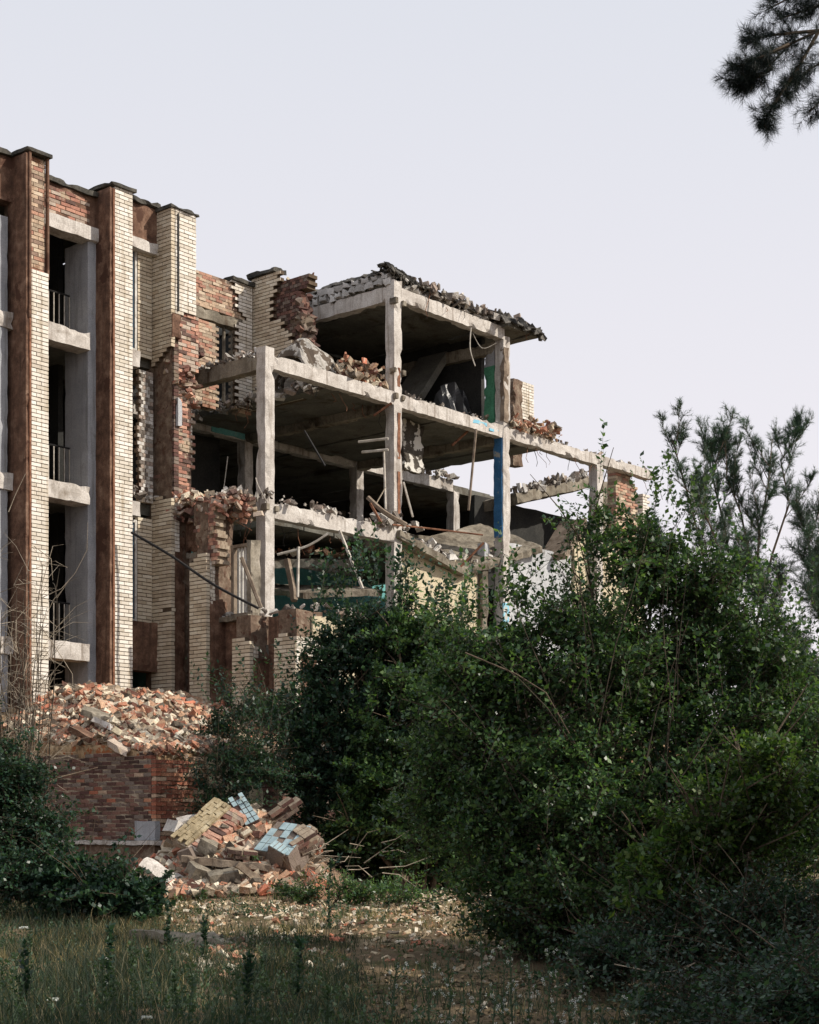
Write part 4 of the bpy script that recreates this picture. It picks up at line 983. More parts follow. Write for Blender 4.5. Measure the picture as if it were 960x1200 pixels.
for i in range(13):
    q = MB(); x0 = i*wx/13+.008; x1 = (i+1)*wx/13-.008; q.rough(x0, x1, wy*.62+.01, wy+.1, *((-.15, .01) if sg > 0 else (-.01, .15)), seg=.08, amp=.01, chip=.03, seed=i); part(q, 'edge_brick', 'red_brick', wc)
def tiled_block(o0, oa, ob, nx, ny, th, label, mat_core='old_red_brick'):
    mt, wx, wy = frame3(o0, oa, ob); c = bpy.data.objects.new('tiled_wall_piece', None); link(c); c.matrix_world = mt; tag(c, label, 'wall piece')
    sg = 1 if mt.col[2].z > 0 else -1
    m = MB(); z = (-th, -.002) if sg > 0 else (.002, th); m.rough(0, wx, 0, wy, z[0], z[1], seg=.13, amp=.012, chip=.06); part(m, 'masonry', mat_core, c)
    r = random.Random(nx)
    for i in range(nx):
        for j in range(ny):
            if r.random() < .13: continue
            q = MB(); g = .008; zz = (0, .014) if sg > 0 else (-.014, 0)
            q.box(i*wx/nx+g, (i+1)*wx/nx-g, j*wy/ny+g, (j+1)*wy/ny-g, zz[0], zz[1]+r.uniform(0, .003)); part(q, 'tile', 'tile', c)
tiled_block(P(297, 996, 27.9), P(338, 1003, 27.6), P(322, 962, 28.5), 5, 4, .5, 'tilted block of wall faced with pale blue tiles, lower of the two')
tiled_block(P(333, 1002, 27.6), P(341, 995, 27.75), P(355, 957, 28.45), 1, 4, .45, 'narrow return of pale blue tiles on the right side of the lower block')
tiled_block(P(288, 968, 28.6), P(305, 960, 28.7), P(271, 934, 28.9), 3, 6, .2, 'upright tiled slab propped at the back of the pile, upper of the two')
def brick_lump(p, rot, nx, ny, nz, label, seed):
    e = bpy.data.objects.new('masonry_lump', None); link(e); e.location = p; e.rotation_euler = rot; tag(e, label, 'masonry'); r = random.Random(seed); a, b = MB(), MB()
    for i in range(nx):
        for j in range(ny):
            for k in range(nz):
                edge = (i in (0, nx-1))+(j in (0, ny-1))+(k in (0, nz-1))
                if edge >= 2 and r.random() < .3: continue
                o = Vector((i-nx/2, j-ny/2, k-nz/2)); x = o.x*.25+(.12 if k % 2 else 0); y = o.y*.125; z = o.z*.078
                x0 = x+r.uniform(-.03, .03); a.box(x0, x0+.235, y+r.uniform(-.01, .01), y+.113, z, z+.064); b.box(x+.01, x+.24, y+.01, y+.12, z-.006, z+.07)
    part(a, 'brickwork', 'old_red_brick', e, kind='stuff'); part(b, 'mortar', 'grey_mortar', e)
brick_lump(P(352, 988, 28.1), (.45, -.5, .5), 2, 3, 5, 'dark red masonry lump at the right end of the lower pile', 1)
brick_lump(P(331, 950, 29.0), (.2, -.6, .2), 2, 3, 3, 'dark red masonry lump above the lower tiled block', 2)
brick_lump(P(283, 1003, 27.8), (.1, .1, .3), 2, 3, 3, 'low block of bricks still bonded in the middle of the pile', 3)
m = MB(); m.rough(-.55, .55, -.16, .16, -.04, .04, seg=.12, amp=.015, chip=.05); o = m.build('plaster_board', 'concrete'); o.location = P(200, 1030, 27.4); o.rotation_euler = (.7, .55, .05); tag(o, 'long white plaster board sloping down at the left end of the pile', 'board')
for (x, y, D, L_, rot, mat, lab) in ((265, 1012, 27.6, 1.5, (0, .1, .05), 'wood', 'grey timber lying level across the pile'), (300, 1030, 27.4, .9, (0, .6, .5), 'wood', 'short plank slanting down at the front of the pile'),
                                 (222, 1008, 27.8, .4, (.3, 1.2, .2), 'old_red_brick', 'stack of bricks still joined, standing at the left of the pile'), (243, 992, 28, .3, (.3, .5, .2), 'concrete_old', 'pale flake of plaster below the fallen wall piece'),
                                 (235, 1022, 27.5, .42, (.5, .2, .7), 'concrete_old', 'pale concrete lump in the middle of the pile'), (262, 1028, 27.4, .5, (.3, -.2, .3), 'concrete_old', 'grey concrete lump low in the pile'),
                                 (222, 965, 28.8, .4, (.3, -.2, .3), 'concrete', 'grey stone block at the top left of the pile'), (208, 972, 28.7, .35, (.1, .4, .9), 'concrete', 'smaller grey stone block left of the fallen wall piece')):
    m = MB(); h = .06 if 'timber' in lab or 'plank' in lab else .11; m.rough(-L_/2, L_/2, -h*1.3, h*1.3, -h, h, seg=.1, amp=.02, chip=.07, seed=x); o = m.build('debris_piece', mat); o.location = P(x, y, D); o.rotation_euler = rot; tag(o, lab, 'debris')
for (x, y, D, s, mat, lab) in ((118, 839, 32.2, .75, 'concrete_old', 'dark flat slab lying near the top of the terrace rubble'), (124, 852, 31.8, .5, 'concrete', 'pale slab piece under the dark slab on the terrace'), (168, 872, 30.9, .42, 'concrete', 'pale block on the edge of the retaining wall'),
                               (97, 860, 31.4, .5, 'brown_render', 'brown rendered lump in the terrace rubble'), (145, 862, 31.0, .4, 'cream', 'cream block right of the slabs on the terrace'), (140, 876, 30.6, .45, 'red_brick', 'orange brick lump at the wall edge')):
    m = MB(); m.rough(-s/2, s/2, -s*.3, s*.3, -.06, .06, seg=.1, amp=.02, chip=.08, seed=x); o = m.build('debris_piece', mat)
    p = P(x, y, D); o.location = p; o.rotation_euler = (r5.uniform(-.5, .5), r5.uniform(.2, .5), r5.uniform(-.5, .5)); tag(o, lab, 'debris')
# low concrete kerb in grass
m = MB(); m.rough(-.75, .75, -.25, .25, -.1, .1, seg=.12, amp=.03, chip=.1); o = m.build('concrete_slab', 'concrete_old'); o.location = P(225, 1105, 19.5); o.rotation_euler = (0, .06, -.5); tag(o, 'flat broken concrete slab half sunk in the grass', 'slab')

# ------------------------------------------------------------------ vegetation
def basis(d):
    a = np.cross(d, np.array([.13, .27, .95])); a /= np.linalg.norm(a, axis=1, keepdims=True)+1e-9; return a, np.cross(d, a)
def twig_leaves(base, dirs, length, nleaf, lsize, lw, rng, droop=.1):
    """leaves placed alternately along straight twigs -> verts, quads"""
    T = len(base); a, b = basis(dirs)
    t = (np.arange(nleaf)+.5)/nleaf
    pos = base[:, None, :]+dirs[:, None, :]*(length[:, None]*t[None, :])[..., None]
    pos[..., 2] -= droop*(length[:, None]*t[None, :])**2
    ang = rng.uniform(0, 6.28, (T, 1))+np.arange(nleaf)[None, :]*2.4+rng.normal(0, .4, (T, nleaf))
    side = a[:, None, :]*np.cos(ang)[..., None]+b[:, None, :]*np.sin(ang)[..., None]
    ld = side*.8+dirs[:, None, :]*.6+rng.normal(0, .25, (T, nleaf, 3)); ld /= np.linalg.norm(ld, axis=2, keepdims=True)
    up = np.array([0, 0, 1.])+rng.normal(0, .55, (T, nleaf, 3)); w = np.cross(ld, up); w /= np.linalg.norm(w, axis=2, keepdims=True)+1e-9
    nrm = np.cross(w, ld)
    s = lsize*rng.uniform(.45, 1.45, (T, nleaf, 1)); ww = lw*s
    p0 = pos; p2 = pos+ld*s; mid = pos+ld*s*.45-nrm*s*.08
    v = np.stack([p0, mid+w*ww, p2, mid-w*ww], axis=2).reshape(-1, 3)
    f = np.arange(len(v)).reshape(-1, 4); return v, f
def strips(base, tip, w, rng):
    d = tip-base; a, b = basis(d/np.linalg.norm(d, axis=1, keepdims=True))
    v = np.stack([base-a*w, base+a*w, base+b*w*1.4, tip], axis=1).reshape(-1, 3); n = len(base)
    i = np.arange(n)[:, None]*4; f = np.concatenate([i+np.array([0, 1, 3]), i+np.array([1, 2, 3]), i+np.array([2, 0, 3])]); return v, f
def shrub(name, cat, label, root, blobs, n, lsize, lw, mat, seed, nleaf=9, tlen=(.25, .6), up=.35, stems=7, stemr=.05, group=None, tops=0, twigmat='darktwig', topl=(.5, 1.2)):
    rng = np.random.default_rng(seed); e = empty(name, root, label=label, cat=cat, group=group); rt = np.array(root)
    C_ = np.array([list(b[0]) for b in blobs]); R_ = np.array([b[1] for b in blobs]); w = np.array([b[2] if len(b) > 2 else 1 for b in blobs])*(R_[:, 0]*R_[:, 2]); w = w/w.sum()
    T = n//nleaf; k = rng.choice(len(blobs), T, p=w)
    d = rng.normal(0, 1, (T, 3)); d /= np.linalg.norm(d, axis=1, keepdims=True)
    rr = rng.uniform(0, 1, (T, 1))**.45*(1+rng.normal(0, .08, (T, 1)))
    # clumping: pull twigs to clump centres
    NB = max(4, T//16); kb = rng.choice(len(blobs), NB, p=w); db = rng.normal(0, 1, (NB, 3)); db /= np.linalg.norm(db, axis=1, keepdims=True)
    tipb = C_[kb]+db*R_[kb]*(rng.uniform(0, 1, (NB, 1))**.4*(1+rng.normal(0, .09, (NB, 1))))
    bd = db*.75+rng.normal(0, .3, (NB, 3))+np.array([0, 0, up]); bd /= np.linalg.norm(bd, axis=1, keepdims=True)
    bL = rng.uniform(.55, 1.3, NB)*(.6+tlen[1]*.7); bi = np.arange(T) % NB; t = (np.arange(T)//NB+rng.uniform(0, 1, T))/16
    a_, b_ = basis(bd); side = a_+0*b_; side[:, 2] *= .4; side /= np.linalg.norm(side, axis=1, keepdims=True)+1e-9
    sgn = np.where(rng.random(T) < .5, 1, -1)[:, None]
    base = tipb[bi]-bd[bi]*(bL[bi]*(1-t))[:, None]; base[:, 2] -= .22*bL[bi]*(t**2)
    dirs = bd[bi]*.65+side[bi]*sgn*.8+rng.normal(0, .2, (T, 3)); dirs /= np.linalg.norm(dirs, axis=1, keepdims=True)
    ln = rng.uniform(tlen[0], tlen[1], T)*(1.05-.65*t)
    brb, brt = tipb-bd*bL[:, None], tipb-np.array([0, 0, .2])*bL[:, None]
    lo = base[:, 2] > .05+.25*(base[:, 1] > 20); base, dirs, ln = base[lo], dirs[lo], ln[lo]
    v, f = twig_leaves(base, dirs, ln, nleaf, lsize, lw, rng)
    if tops:
        kb = rng.choice(len(blobs), tops*4, p=w); c = C_[kb]; 
        a_ = rng.uniform(0, 6.28, len(kb)); rad = rng.uniform(0, .9, len(kb))
        tb = c+np.stack([R_[kb, 0]*rad*np.cos(a_), R_[kb, 1]*rad*np.sin(a_), R_[kb, 2]*np.sqrt(1-rad**2)*.85], 1)
        # keep those that really are at the crown's top
        cover = (((tb[:, None, :]+[0, 0, .3]-C_[None])/R_[None])**2).sum(2).min(1) > .95
        tb = tb[cover][:tops]; td = rng.normal(0, .25, (len(tb), 3))+[0, 0, 1]; td /= np.linalg.norm(td, axis=1, keepdims=True)
        tl = rng.uniform(topl[0], topl[1], len(tb)); v2, f2 = twig_leaves(tb, td, tl, 16, lsize*1.15, lw, rng, .05)
        v = np.concatenate([v, v2]); f = np.concatenate([f, f2+len(v)-len(v2)])
        base = np.concatenate([base, tb]); dirs = np.concatenate([dirs, td]); ln = np.concatenate([ln, tl])
    # shift to local coords
    nmesh('crown', v-rt, f, mat, e)
    sv, sf = strips(np.concatenate([base-dirs*.02, brb]), np.concatenate([base+dirs*ln[:, None], brt]), .0035, rng); nmesh('twigs', sv-rt, sf, twigmat, e)
    m = MB(); r = random.Random(seed)
    for i in range(stems):
        b = blobs[i % len(blobs)]; tgt = Vector(b[0])+Vector([r.uniform(-.5, .5)*q for q in b[1]]); p0 = Vector((r.uniform(-.3, .3), r.uniform(-.2, .2), -.1)); p3 = tgt-Vector(root)
        pts = []
        for s in range(9):
            t = s/8; q = p0.lerp(p3, t); q.z = p0.z+(p3.z-p0.z)*(t**.75); q += Vector((noise.noise(Vector((t*3, i, seed))), noise.noise(Vector((t*3, i, seed+5))), 0))*.25*t; pts.append(q)
        m.tube(pts, stemr*r.uniform(.7, 1.2), stemr*.25, n=6)
        for s in (3, 4, 5, 6, 7):
            for _ in range(2):
                q = pts[s]; dd = Vector((r.uniform(-1, 1), r.uniform(-1, 1), r.uniform(.1, 1.2))).normalized()*r.uniform(.5, 1.3)
                m.tube([q, q+dd*.5+Vector((0, 0, .05)), q+dd], stemr*.35, stemr*.1, n=4)
    part(m, 'trunk', 'bark', e); return e
def bl(px, py, rx, ry, D, ry_d=None, w=1):
    s = D/FPX; return (P(px, py, D), (rx*s, (ry_d if ry_d else (rx+ry)/2*s), ry*s), w)
def gpt(px, D): x = (px-HX)/FPX*D; return Vector((x, D, gz(x, D)))

AD = 18.6
TREE_A = shrub('broadleaf_tree', 'tree', 'large bushy green tree filling the right half in front of the ruin', gpt(720, AD), [
    bl(704, 600, 26, 48, AD, None, .5), bl(662, 690, 44, 50, AD, None, .55), bl(762, 635, 46, 62, AD, None, .8), bl(825, 672, 52, 66, AD, None, .9), bl(790, 750, 60, 60, AD+.4, None, 1.2),
    bl(715, 760, 120, 88, AD), bl(890, 760, 70, 85, AD), bl(600, 760, 62, 62, AD), bl(545, 770, 50, 52, AD), bl(570, 850, 85, 75, AD),
    bl(840, 880, 120, 120, AD), bl(690, 900, 140, 110, AD-.4), bl(760, 1010, 190, 85, AD-.8), bl(940, 900, 60, 150, AD), bl(590, 940, 80, 90, AD-.3), bl(640, 1030, 110, 60, AD-.6), bl(600, 705, 16, 34, AD, None, .5), bl(520, 900, 50, 80, AD+.3)],
      240000, .056, .33, 'leaf', 1, tops=210, stems=12, stemr=.035, topl=(.3, .8), up=.75)
m = MB(); ra = random.Random(3); rA = TREE_A.location
for k in range(20):
    tx = ra.uniform(500, 930); ty = 560+abs(tx-715)**1.15*.36+ra.uniform(0, 110); bx = ra.uniform(660, 800); D = AD-ra.uniform(.1, 1.1)
    pts = [P(bx+(tx-bx)*t**1.35, 1090+(ty-1090)*t**.9, D) + Vector((noise.noise(Vector((t*3, k, 1)))*.12, noise.noise(Vector((t*3, k, 5)))*.3, 0)) for t in [i/9 for i in range(10)]]
    m.tube([p-rA for p in pts], ra.uniform(.008, .02), .003, n=4)
part(m, 'stem', 'darktwig', TREE_A)
shrub('broadleaf_shrub', 'shrub', 'mid-green shrub between the dark shrub and the large tree', gpt(490, 30.3), [
    bl(500, 800, 60, 60, 30.3), bl(540, 850, 50, 80, 30.3), bl(455, 880, 60, 65, 30.2), bl(500, 950, 90, 70, 30.2), bl(420, 950, 55, 50, 30.2), bl(470, 730, 26, 30, 30.3, None, .7), bl(520, 725, 22, 24, 30.3, None, .6)], 60000, .085, .32, 'leaf', 22, stems=8, tops=70, up=.7)
shrub('broadleaf_shrub', 'shrub', 'dark green shrub in front of the low wing, left of the large tree', gpt(450, 31), [
    bl(400, 745, 46, 55, 31), bl(378, 800, 40, 62, 31), bl(430, 722, 30, 55, 31), bl(470, 745, 50, 62, 31), bl(520, 770, 50, 60, 31), bl(360, 905, 30, 95, 30.8), bl(410, 880, 62, 80, 31), bl(480, 880, 85, 95, 31), bl(420, 985, 82, 50, 31),
    bl(510, 985, 80, 55, 31), bl(345, 840, 20, 36, 31.3), bl(560, 930, 60, 80, 31), bl(450, 820, 70, 60, 31)],
      110000, .088, .30, 'leaf_dark', 2, tops=150, stems=9)
shrub('sunlit_shrub', 'shrub', 'lighter green shrub at the front of the large tree near the ground', gpt(860, 16.4), [
    bl(850, 960, 90, 80, 16.4), bl(900, 900, 60, 80, 16.4), bl(790, 1000, 70, 55, 16.4)], 20000, .055, .34, 'leaf_light', 3, stems=5, tlen=(.2, .45))
shrub('terrace_shrub', 'shrub', 'small dark shrub growing from the terrace edge between the two walls', P(262, 940, 29.6), [
    bl(270, 880, 28, 36, 29.8), bl(252, 922, 22, 20, 29.6), bl(290, 895, 38, 30, 29.6), bl(262, 842, 16, 26, 29.8), bl(300, 860, 26, 22, 29.8), bl(325, 890, 20, 30, 29.8), bl(270, 925, 34, 16, 29.5)], 10000, .075, .22, 'leaf_dark', 4, stems=6, stemr=.02, tops=60, twigmat='darktwig')
shrub('terrace_shrub', 'shrub', 'low weedy shrub at the foot of the end wall pilasters', P(300, 835, 33), [
    bl(295, 822, 30, 16, 33), bl(328, 822, 26, 30, 32.8), bl(345, 850, 26, 40, 32)], 4500, .08, .3, 'leaf_dark', 14, stems=3, stemr=.02, tops=8)
shrub('left_shrub', 'shrub', 'dense shrub at the left edge beside the retaining wall', gpt(20, 25), [
    bl(20, 905, 40, 36, 23), bl(10, 960, 62, 55, 23), bl(48, 955, 26, 50, 23), bl(20, 1015, 62, 42, 22.6), bl(-30, 900, 50, 90, 23), bl(12, 860, 18, 40, 23.2, None, .5)], 36000, .055, .35, 'leaf_dark', 5, stems=5, tops=20, topl=(.2, .5))
shrub('low_shrub', 'shrub', 'low rounded shrub below the retaining wall on the left', gpt(115, 22), [
    bl(75, 1025, 50, 36, 22.2), bl(125, 1035, 56, 32, 22), bl(165, 1040, 30, 26, 21.9), bl(95, 1005, 30, 20, 22.4)], 24000, .07, .42, 'leaf_dark', 6, stems=3, stemr=.02, tlen=(.15, .3))
shrub('undergrowth', 'shrub', 'dark undergrowth at the foot of the large tree on the far right', gpt(860, 15.5), [
    bl(900, 1060, 110, 60, 15.5), bl(760, 1090, 90, 45, 16), bl(950, 1130, 90, 60, 14), bl(640, 1070, 60, 35, 18), bl(920, 1150, 110, 60, 12), bl(790, 1150, 90, 40, 12.5), bl(720, 1095, 70, 40, 14.5), bl(860, 1190, 120, 30, 11)], 62000, .045, .3, 'leaf_dark', 7, stems=5, stemr=.02)
shrub('undergrowth', 'shrub', 'weedy green growth right of the lower pile', gpt(380, 26.3), [
    bl(360, 1032, 40, 22, 26.3), bl(420, 1030, 40, 26, 26), bl(470, 1030, 40, 26, 25.5)], 9000, .06, .22, 'leaf', 8, stems=2, stemr=.015, up=.9)
shrub('pile_weeds', 'weeds', 'green weeds sprouting at the front of the lower pile', gpt(290, 26.8), [bl(235, 1040, 16, 12, 26.9), bl(290, 1046, 14, 12, 26.8), bl(330, 1035, 22, 16, 27), bl(300, 985, 8, 10, 27.6), bl(210, 1045, 10, 10, 26.9)], 2600, .05, .25, 'leaf', 33, stems=1, stemr=.006, up=1.0, tlen=(.12, .3))
shrub('side_tree', 'tree', 'tree standing out of frame on the right that shades the foreground', gpt(1330, 15), [
    (Vector((7.2, 12.5, 3.2)), (2.2, 2.6, 2.4)), (Vector((7.4, 15.8, 3.0)), (1.9, 2.0, 2.4)), (Vector((6.8, 9.0, 3.4)), (2.6, 2.5, 2.6)), (Vector((5.5, 5.5, 3.0)), (2.0, 2.5, 2.6)), (Vector((8.2, 11.0, 5.2)), (2.8, 5.0, 2.3)), (Vector((5.6, 8.5, 5.5)), (1.6, 3.5, 1.8))], 95000, .15, .4, 'leaf_dark', 9, stems=6, stemr=.09)

# pines
def pine_tufts(base, dirs, ln, per, nl, rng, w=.0016, spread=.75):
    T = len(base); t = rng.uniform(0, 1, (T, per)); a, b = basis(dirs)
    pos = base[:, None, :]+dirs[:, None, :]*(ln[:, None]*t)[..., None]
    ang = rng.uniform(0, 6.28, (T, per)); side = a[:, None, :]*np.cos(ang)[..., None]+b[:, None, :]*np.sin(ang)[..., None]
    d = side*spread+dirs[:, None, :]*.8+rng.normal(0, .12, (T, per, 3)); d /= np.linalg.norm(d, axis=2, keepdims=True)
    L_ = nl*rng.uniform(.7, 1.2, (T, per, 1)); s = np.cross(d, rng.normal(0, 1, (T, per, 3))); s /= np.linalg.norm(s, axis=2, keepdims=True)
    v = np.stack([pos-s*w, pos+s*w, pos+d*L_], axis=2).reshape(-1, 3); return v, np.arange(len(v)).reshape(-1, 3)
def pine(name, label, root, limbs, per, nl, seed, w, mat='needle', tw=.012, sh=(.25, .5), nshoot=26, trunk=None, up=.5, spread=.75, limbr=.03, sub=0):
    if sub:
        rs = random.Random(seed); extra = []
        for limb in limbs:
            for _ in range(sub):
                t = rs.uniform(.25, .95)*(len(limb)-1); j = min(int(t), len(limb)-2); p = limb[j].lerp(limb[j+1], t-j)
                d = ((limb[j+1]-limb[j]).normalized()*.5+Vector((rs.uniform(-.8, .8), rs.uniform(-.6, .6), up+rs.uniform(-.2, .4)))).normalized()*rs.uniform(.45, 1.1)
                extra.append([p, p+d*.5+Vector((0, 0, -.04)), p+d])
        limbs = limbs+extra
    rng = np.random.default_rng(seed); e = empty(name, root, label=label, cat='pine tree'); rt = np.array(root); m = MB()
    if trunk: m.tube([Vector(q)-Vector(root) for q in trunk], .16, .06, n=8)
    bs, ds, ls = [], [], []
    for limb in limbs:
        L_ = [Vector(q) for q in limb]; lr = limbr*(.35 if len(L_) == 3 and sub else 1); m.tube([q-Vector(root) for q in L_], lr, lr*.3, n=5)
        for k in range(nshoot):
            t = rng.uniform(.15, 1)**.8*(len(L_)-1); j = min(int(t), len(L_)-2); p = L_[j].lerp(L_[j+1], t-j); ax = (L_[j+1]-L_[j]).normalized()
            d = Vector(rng.normal(0, .55, 3))+ax*.7+Vector((0, 0, up)); d.normalize(); ln = rng.uniform(*sh)
            bs.append(p); ds.append(d); ls.append(ln)
            for s_ in range(2):
                d2 = (d+Vector(rng.normal(0, .5, 3))).normalized(); bs.append(p+d*ln*rng.uniform(.3, .8)); ds.append(d2); ls.append(ln*.6)
    bs = np.array([list(x) for x in bs]); ds = np.array([list(x) for x in ds]); ls = np.array(ls)
    sv, sf = strips(bs, bs+ds*ls[:, None], tw*.5, rng); nmesh('twigs', sv-rt, sf, 'darktwig', e)
    v, f = pine_tufts(bs, ds, ls, per, nl, rng, w, spread); nmesh('crown', v-rt, f, mat, e)
    part(m, 'trunk', 'bark', e); return e
def pl(*pts): return [P(*p) for p in pts]
PD = 33
pine('pine_tree', 'feathery blue-green pine rising behind the right side of the large tree', gpt(850, PD), [
    pl((850, 800, PD), (830, 680, PD), (812, 600, PD), (795, 540, PD), (788, 515, PD)),
    pl((880, 780, PD), (885, 680, PD), (868, 600, PD), (852, 560, PD), (850, 515, PD)),
    pl((880, 760, PD+.5), (905, 650, PD+.5), (925, 590, PD+.5), (915, 540, PD+.5), (935, 512, PD+.5)),
    pl((885, 700, PD), (890, 620, PD), (900, 570, PD), (905, 515, PD)),
    pl((850, 720, PD-.5), (842, 640, PD-.5), (822, 590, PD-.5), (790, 560, PD-.5)), pl((860, 700, PD), (850, 620, PD), (835, 560, PD), (842, 530, PD))], 24, .10, 21, .0034, nshoot=15, sh=(.12, .34), up=.8, spread=.6,
     trunk=[gpt(870, PD), P(870, 900, PD), P(875, 760, PD)], limbr=.03, tw=.01, sub=9)
pine('pine_tree', 'grey-green pine at the right edge behind the large tree', gpt(990, PD), [
    pl((1000, 900, PD), (980, 760, PD), (955, 680, PD), (945, 620, PD)), pl((1000, 850, PD), (930, 760, PD), (890, 700, PD), (870, 650, PD)),
    pl((1000, 900, PD), (920, 830, PD), (860, 780, PD), (800, 700, PD)), pl((1000, 960, PD), (930, 900, PD), (880, 850, PD)), pl((1000, 800, PD-1), (970, 720, PD-1), (965, 640, PD-1)),
    pl((900, 1000, PD), (850, 800, PD), (790, 700, PD), (760, 640, PD)), pl((1010, 960, PD-1), (960, 860, PD-1), (925, 800, PD-1))], 24, .11, 22, .0036, nshoot=28, sh=(.15, .45), up=.5,
     trunk=[gpt(1000, PD), P(1000, 800, PD)], limbr=.035, tw=.012, sub=12)
# near pine whose bough hangs into the top right corner
D0 = 9.5
pine('near_pine_tree', 'dark pine bough hanging into the top right corner of the view', gpt(1200, D0), [
    pl((1200, 60, D0), (1050, 20, D0), (960, 36, D0), (925, 52, D0), (895, 85, D0), (850, 95, D0)), pl((960, 36, D0), (935, 80, D0), (905, 125, D0)), pl((1050, 20, D0), (985, 0, D0), (930, -5, D0), (898, 12, D0)),
    pl((960, 36, D0), (915, 40, D0), (880, 45, D0)), pl((1050, 20, D0+.2), (990, 60, D0+.2), (950, 80, D0+.2), (925, 100, D0+.2)), pl((925, 52, D0-.1), (890, 68, D0-.1), (858, 82, D0-.1)),
    pl((985, 0, D0), (950, 10, D0), (915, 22, D0)), pl((1060, 10, D0), (1010, 70, D0), (970, 110, D0), (948, 132, D0)), pl((935, 80, D0), (905, 125, D0), (897, 142, D0)), pl((905, 80, D0), (870, 102, D0)), pl((925, 52, D0), (905, 60, D0), (872, 92, D0))], 26, .062, 31, .0009, 'needle_near', nshoot=44, sh=(.04, .1), up=.0, tw=.004, spread=.9, limbr=.012,
     trunk=[gpt(1230, D0), P(1220, 700, D0), P(1200, 100, D0), P(1195, -300, D0)])

# bare climbing stems at the left edge
r9 = random.Random(19); root = gpt(25, 24); bs_ = empty('bare_shrub', root, label='leafless tangled climber in front of the left pilaster', cat='shrub'); m = MB()
stems_ = []
for i in range(34):
    px0 = r9.uniform(-15, 50); top = r9.uniform(650, 820); px1 = px0+r9.uniform(-25, 45); D = 24+r9.uniform(-.8, .8)
    pts = [P(px0+(px1-px0)*t+9*noise.noise(Vector((t*4, i, 1))), 1040+(top-1040)*t, D+.3*noise.noise(Vector((t*3, i, 8)))) for t in [k/10 for k in range(11)]]
    m.tube([p-root for p in pts], .014 if i % 4 else .022, .004, n=4); stems_.append(pts)
part(m, 'stem', 'darktwig', bs_)
m = MB()
for pts in stems_:
    for k in range(11):
        p = pts[r9.randint(4, 10)]; d = Vector((r9.uniform(-.8, 1), r9.uniform(-.4, .4), r9.uniform(-.2, .9))).normalized()*r9.uniform(.2, .75)
        m.tube([p-root, p+d*.5+Vector((0, 0, .08))-root, p+d-root], .005, .002, n=3)
for q in ([(50, 700), (72, 690), (88, 672), (102, 645), (103, 612)], [(45, 730), (66, 760), (85, 790), (86, 820)], [(40, 640), (60, 655), (62, 680)], [(30, 820), (60, 790), (78, 770)], [(10, 600), (18, 580), (30, 555)], [(45, 700), (62, 640), (75, 638)]):
    pp = [P(x, y, 25) for x, y in q]; m.tube([p-root for p in pp], .007, .003, n=4)
part(m, 'twig', 'drytwig', bs_)
# dry sticks at the foot of the shrub right of the pile
root = gpt(420, 24.5); ds = empty('dry_branch', root, label='bare fallen branch with thin twigs right of the lower pile', cat='branch'); m = MB()
for i in range(26):
    x0 = r9.uniform(360, 450); y0 = r9.uniform(985, 1030); p = P(x0, y0, 24.6); d = Vector((r9.uniform(-.6, .8), r9.uniform(-.3, .3), r9.uniform(-.25, .3))); m.tube([p-root, p+d*.5+Vector((0, 0, r9.uniform(-.1, .1)))-root, p+d-root], .009, .003, n=4)
part(m, 'twig', 'drytwig', ds)
for q, D, lab in (([(545, 765), (605, 790), (640, 812), (690, 900), (720, 960)], 17.6, 'long pale bare branch slanting down through the large tree'), ([(720, 1130), (770, 1140), (790, 1138), (815, 1128), (745, 1170)], 13.5, 'thin pale twig lying in the dark at the lower right')):
    m = MB(); m.tube([P(x, y, D) for x, y in q], .010 if D > 15 else .005, .006 if D > 15 else .003, n=5); o = m.build('bare_branch', 'drytwig' if D < 15 else 'bark'); tag(o, lab, 'branch')

# grass ----------------------------------------------------------------------------
def grass():
    rng = np.random.default_rng(5); N = 150000; D = 9.5+17.5*rng.uniform(0, 1, N)**.8; px = rng.uniform(-60, 1020, N); px[:N//8] = rng.uniform(-60, 430, N//8)
    x = (px-HX)/FPX*D
    py = HY+1.5*FPX/D
    dens = np.where(px < 200, 1.0, 0)+np.where((px >= 200) & (px < 420), .55, 0)+np.where(px >= 420, .16, 0)
    dens = np.where((py > 1135) & (px < 420), 1, dens); dens = np.where((py > 1165) & (px >= 420), .3, dens); dens = np.where((py > 1048) & (py < 1104) & (px > 185), dens*.12, dens); dens = np.where(D > 24, dens*.5, dens)
    nz = np.array([noise.noise(Vector((a*.9, b*.9, 7))) for a, b in zip(x, D)]); keep = rng.uniform(0, 1, N) < dens*np.clip(.65+1.6*nz, .05, 1)
    x, D, nz = x[keep], D[keep], nz[keep]; n = len(x)
    z = np.array([gz(a, b) for a, b in zip(x, D)]); b0 = np.stack([x, D, z-.01], 1)
    h = rng.uniform(.07, .30, n)*np.where(D > 17, .6, 1)*(1+.9*np.clip(nz, -.4, .6))*np.where(rng.random(n) < .08, 1.7, 1)*np.where((x > -1.2), .55, 1)
    lean = rng.normal(0, .32, (n, 2)); a = rng.uniform(0, 6.28, n); w = rng.uniform(.002, .0055, n)
    s = np.stack([np.cos(a)*w, np.sin(a)*w, 0*a], 1)
    mid = b0+np.stack([lean[:, 0]*h*.35, lean[:, 1]*h*.35, h*.6], 1); tip = b0+np.stack([lean[:, 0]*h, lean[:, 1]*h, h*.97], 1)
    v = np.stack([b0-s, b0+s, mid+s*.8, mid-s*.8, tip], 1).reshape(-1, 3); i = np.arange(n)[:, None]*5
    f = np.concatenate([i+np.array([0, 1, 2]), i+np.array([0, 2, 3]), i+np.array([3, 2, 4])])
    o = nmesh('grass', v, f, 'grass', None, 'stuff'); tag(o, 'dry and green uncut grass over the foreground', 'grass')
grass()
